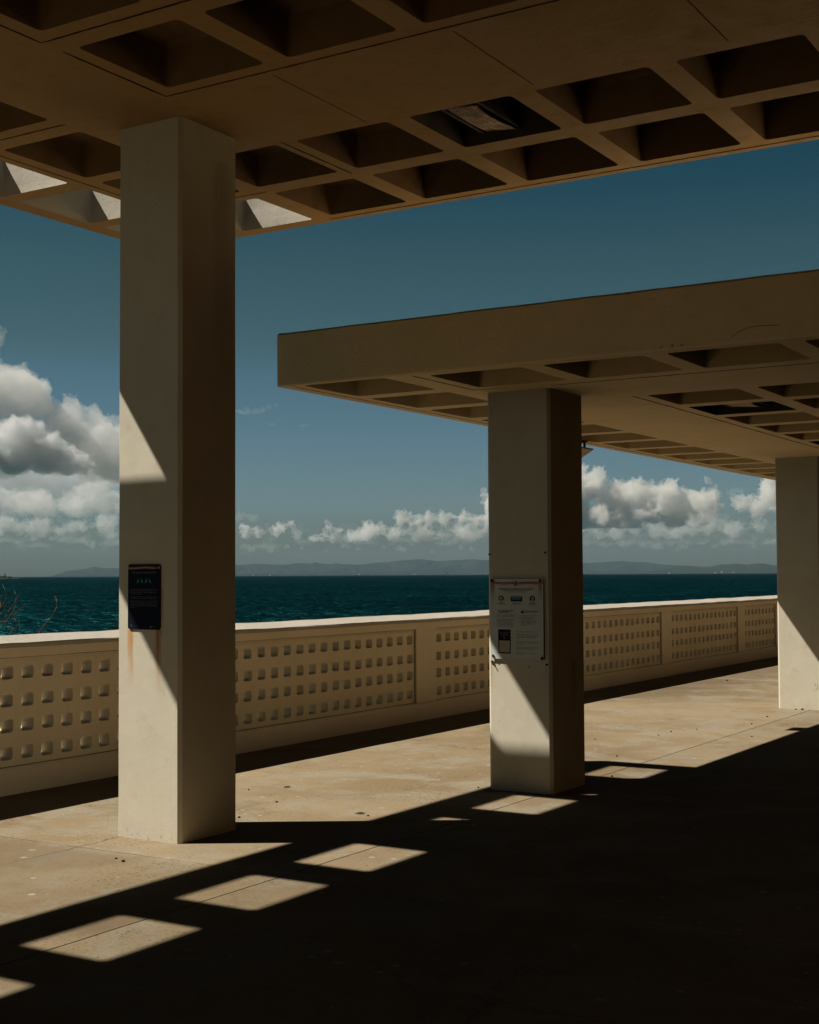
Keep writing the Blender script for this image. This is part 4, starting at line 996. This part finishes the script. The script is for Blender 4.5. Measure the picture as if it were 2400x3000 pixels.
M_darkbox = plain('dark_maroon_box', (0.05, 0.018, 0.02), 0.6, 0.2)
flood()

# small stalactites of paint and a stray wire on the near fascia of the lower canopy
M_drip = paint('drip', (0.62, 0.48, 0.28), 0.2, 0.3, specks=0)
w = MB(); w.tube([(-2.62+0.0, 7.925, 3.00), (-2.57, 7.915, 3.03), (-2.50, 7.912, 3.05), (-2.42, 7.914, 3.052), (-2.33, 7.92, 3.045)], 0.0014, 5)
w.build('stray_wire', M_joint, label='thin bent wire stuck on the brown fascia of the lower canopy', cat='wire')
nest = None
for k, (u, s) in enumerate(((-3.06, .008), (-2.99, .012), (-2.93, .010))):
    b = MB(); n = 8; vs = []
    for (q, t) in ((1.0, 0), (0.9, 0.5), (0.5, 0.9), (0.1, 1.0)): vs += [(u+s*q*math.cos(2*math.pi*i/n), 7.929-s*0.9*t, 2.985+s*0.9*q*math.sin(2*math.pi*i/n)) for i in range(n)]
    b.add(vs, [(i*n+j, i*n+(j+1) % n, (i+1)*n+(j+1) % n, (i+1)*n+j) for i in range(3) for j in range(n)]+[tuple(3*n+j for j in range(n))])
    b.build('mud_nest', M_drip, None, True, label=('left' if k == 0 else 'middle' if k == 1 else 'right')+' one of three small mud nests at the foot of the brown fascia', cat='wasp nest', group='mud nests on the lower canopy fascia')

# ------------------------------------------------------------------ bare shrub behind the wall
def shrub():
    X = -9.5; O = Vector((0, 0, 1.6))
    def P(a, b_, dx=0.0):
        px_, py_ = a/8.625, 1650+b_/8.625
        d = fw + (px_-1200)/4021.6*r2 - (py_-1530.1)/4021.6*u2
        return O + d*((X+dx)/d.x)
    def branch(pts, r0, r1, name, parent, dx=0.0):
        V = [P(a, c_, dx+0.1*math.sin(i*1.3+a)) for i, (a, c_) in enumerate(pts)]
        Q = []
        for i in range(len(V)-1):                      # Catmull-Rom
            p0 = V[max(i-1, 0)]; p1 = V[i]; p2 = V[i+1]; p3 = V[min(i+2, len(V)-1)]
            for k in range(4):
                t = k/4; Q.append(0.5*((2*p1)+(p2-p0)*t+(2*p0-5*p1+4*p2-p3)*t*t+(3*p1-p0-3*p2+p3)*t**3))
        Q.append(V[-1]); b = MB(); n = len(Q)
        b.tube([q+Vector((0, rnd.uniform(-.0012, .0012), rnd.uniform(-.0012, .0012))) for q in Q], [r0+(r1-r0)*i/(n-1) for i in range(n)], 6)
        return b.build(name, M_twig, parent)
    root = empty('bare_shrub', (-9.5, 8.3, -0.5), label='leafless dry shrub with many thin twigs behind the sea wall at the far left', cat='shrub')
    stem = P(-150, 1900); g = Vector((-9.5, 8.25, -0.6))
    b = MB(); b.tube([g, g.lerp(stem, 0.4)+Vector((0, .03, 0)), stem, P(-60, 1640), P(0, 1530)], [0.022, 0.018, 0.014, 0.011, 0.008], 8); b.build('trunk', M_twig, root)
    for pts, a, c_ in (([(0, 1530), (90, 1440), (180, 1300), (260, 1150), (330, 1060), (390, 970), (410, 880), (400, 780), (360, 700)], .0060, .0022),
                       ([(410, 880), (440, 870), (480, 820), (490, 770)], .0025, .0014), ([(0, 1500), (60, 1480), (150, 1455), (260, 1430), (330, 1390), (440, 1300)], .0055, .002),
                       ([(330, 1350), (400, 1250), (500, 1150), (590, 1080), (630, 1015)], .0035, .0016), ([(150, 1440), (220, 1370), (320, 1230), (370, 1120), (410, 980)], .0035, .0018),
                       ([(-60, 1130), (5, 1078), (90, 1010), (145, 900), (155, 800), (120, 660), (60, 540)], .0050, .0020), ([(-30, 880), (0, 860), (60, 790), (110, 700)], .0035, .0020),
                       ([(0, 1310), (60, 1240), (120, 1120), (180, 1000), (290, 940)], .0040, .0016), ([(0, 1120), (60, 1100), (130, 1070)], .0030, .0016),
                       ([(90, 1510), (180, 1580), (300, 1600), (430, 1590)], .0032, .0016), ([(350, 1400), (410, 1460), (425, 1560), (400, 1640), (350, 1760), (330, 1860)], .0038, .0045),
                       ([(310, 1620), (280, 1700), (250, 1800), (240, 1880)], .003, .004), ([(-60, 1300), (0, 1150), (20, 1000), (0, 900)], .005, .003), ([(0, 930), (90, 930)], .002, .001), ([(155, 830), (190, 800), (230, 790)], .002, .001)):
        branch(pts, a, c_, 'branch', root)
    r2_ = empty('bare_sapling', (-9.5, 8.9, -0.5), label='single curved dry stem rising above the sea wall right of the bare shrub', cat='shrub')
    b = MB(); p0 = P(960, 1800); b.tube([Vector((-9.5, 8.6, -0.6)), Vector((-9.5, 8.72, 0.3)), p0], [0.012, 0.010, 0.0075], 8); b.build('trunk', M_twig, r2_)
    branch([(960, 1800), (1060, 1650), (1180, 1500), (1290, 1380), (1380, 1220), (1430, 1100), (1440, 1000), (1415, 870)], .0075, .0030, 'branch', r2_)
    branch([(1415, 870), (1400, 850), (1360, 830)], .003, .0015, 'branch', r2_)
shrub()

# ------------------------------------------------------------------ debris on the floor
def pebble(x, y, s, seed, label):
    rr = random.Random(seed); b = MB(); n = 7; vs = []
    for (q, z) in ((0.8, 0.0), (1.0, 0.35), (0.75, 0.75), (0.2, 1.0)):
        vs += [(x+s*q*math.cos(2*math.pi*k/n)*rr.uniform(.75, 1.2), y+s*q*math.sin(2*math.pi*k/n)*rr.uniform(.75, 1.2), z*s*1.1) for k in range(n)]
    b.add(vs, [(i*n+k, i*n+(k+1) % n, (i+1)*n+(k+1) % n, (i+1)*n+k) for i in range(3) for k in range(n)]+[tuple(3*n+k for k in range(n))])
    b.build('pebble', M_stone, None, label=label, cat='pebble', group='pebbles scattered on the floor')
pb = [(-5.53, 5.80, .009, 'smaller of the two pebbles on the floor in front of the tallest column'), (-5.44, 5.763, .013, 'larger of the two pebbles on the floor in front of the tallest column'),
      (-6.432, 8.146, .009, 'pebble near the wall shadow, just right of the tallest column'), (-5.912, 7.804, .012, 'pebble midway between the wall shadow and the long shadow of the tallest column'),
      (-5.754, 7.187, .012, 'pebble on lit floor right beside the foot of the tallest column'), (-5.049, 7.665, .010, 'pebble beside a curled leaf at the edge of the tallest column shadow'),
      (-5.466, 12.29, .010, 'pebble on the lit floor close behind the right side of the middle column'), (-4.996, 9.089, .010, 'pebble at the left foot of the middle column'),
      (-4.796, 11.247, .012, 'pebble right of the middle column, left of the slab joint'), (-4.354, 10.108, .012, 'pebble in the sun patch right of the foot of the middle column'),
      (-5.056, 13.237, .012, 'pebble in the open floor between the middle and the farthest column'), (-4.904, 13.564, .009, 'tiny pebble beyond the one in the open floor between the two right-hand columns'),
      (-4.218, 13.217, .011, 'pebble right of the long slab joint near the dark canopy shadow'), (-4.572, 14.32, .012, 'pebble on the lit floor half-way to the farthest column'),
      (-4.646, 15.108, .014, 'pebble a step in front of the farthest column'), (-6.715, 19.90, .02, 'lone pebble on the stained floor near the far end of the wall shadow'),
      (-4.606, 16.09, .014, 'left crumb of debris at the foot of the farthest column'), (-4.534, 16.10, .02, 'largest crumb of debris at the foot of the farthest column')]
for i, (x, y, s, lb) in enumerate(pb): pebble(x, y, s*0.85, i, lb)
def leaf(x, y, s, a, lb):
    b = MB(); c_, d_ = math.cos(a), math.sin(a); P = lambda u, v, z: (x+(u*c_-v*d_)*s, y+(u*d_+v*c_)*s, z)
    b.add([P(-1, 0, .003), P(-.3, .38, .010), P(.5, .3, .012), P(1.1, 0, .004), P(.5, -.3, .008), P(-.3, -.36, .006), P(0, 0, .003)], [(0, 6, 1), (1, 6, 2), (2, 6, 3), (3, 6, 4), (4, 6, 5), (5, 6, 0)])
    b.build('fallen_leaf', M_leaf, None, label=lb, cat='leaf', group='fallen leaves on the floor')
M_leaf = plain('dead_leaf', (0.10, 0.06, 0.03), 0.9, 0.05, var=0.4)
for (x, y, s, a, lb) in ((-5.143, 7.705, .04, 0.4, 'curled leaf at the edge of the long shadow of the tallest column'), (-6.25, 8.38, .035, 1.2, 'curled leaf on the crack near the wall shadow right of the tallest column'),
                        (-5.06, 12.9, .03, 2.0, 'curled leaf on a slab joint between the middle and the farthest column')): leaf(x, y, s, a, lb)

# unseen wall added on the landward side: closes the shade, bounces sun onto the columns
M_bouncewall = plain('brown_wall', (0.16, 0.082, 0.026), 0.9, 0.05)
tb = empty('bounce_wall', (3.2, 10, 0), label='unseen brown wall added landward of the canopies to bounce sunlight', cat='bounce wall')
b = MB(); b.box((3.0, -14, 0), (3.4, 42, 6.5)); b.build('wall', M_bouncewall, tb)

# ------------------------------------------------------------------ haze
def haze():
    mt = bpy.data.materials.new('sea_air'); mt.use_nodes = True; nt = NT(mt.node_tree); nt.n.clear()
    out = nt.node('ShaderNodeOutputMaterial'); v = nt.node('ShaderNodeVolumePrincipled')
    v.inputs['Color'].default_value = (0.36, 0.54, 0.67, 1); v.inputs['Density'].default_value = HZ; v.inputs['Anisotropy'].default_value = 0.0
    nt.l.new(v.outputs[0], out.inputs['Volume'])
    b = MB(); b.box((-16500, -300, SEA-5), (2500, 23400, 420)); b.build('haze', mt, kind='stuff')
HZ = 1.6e-5
haze()
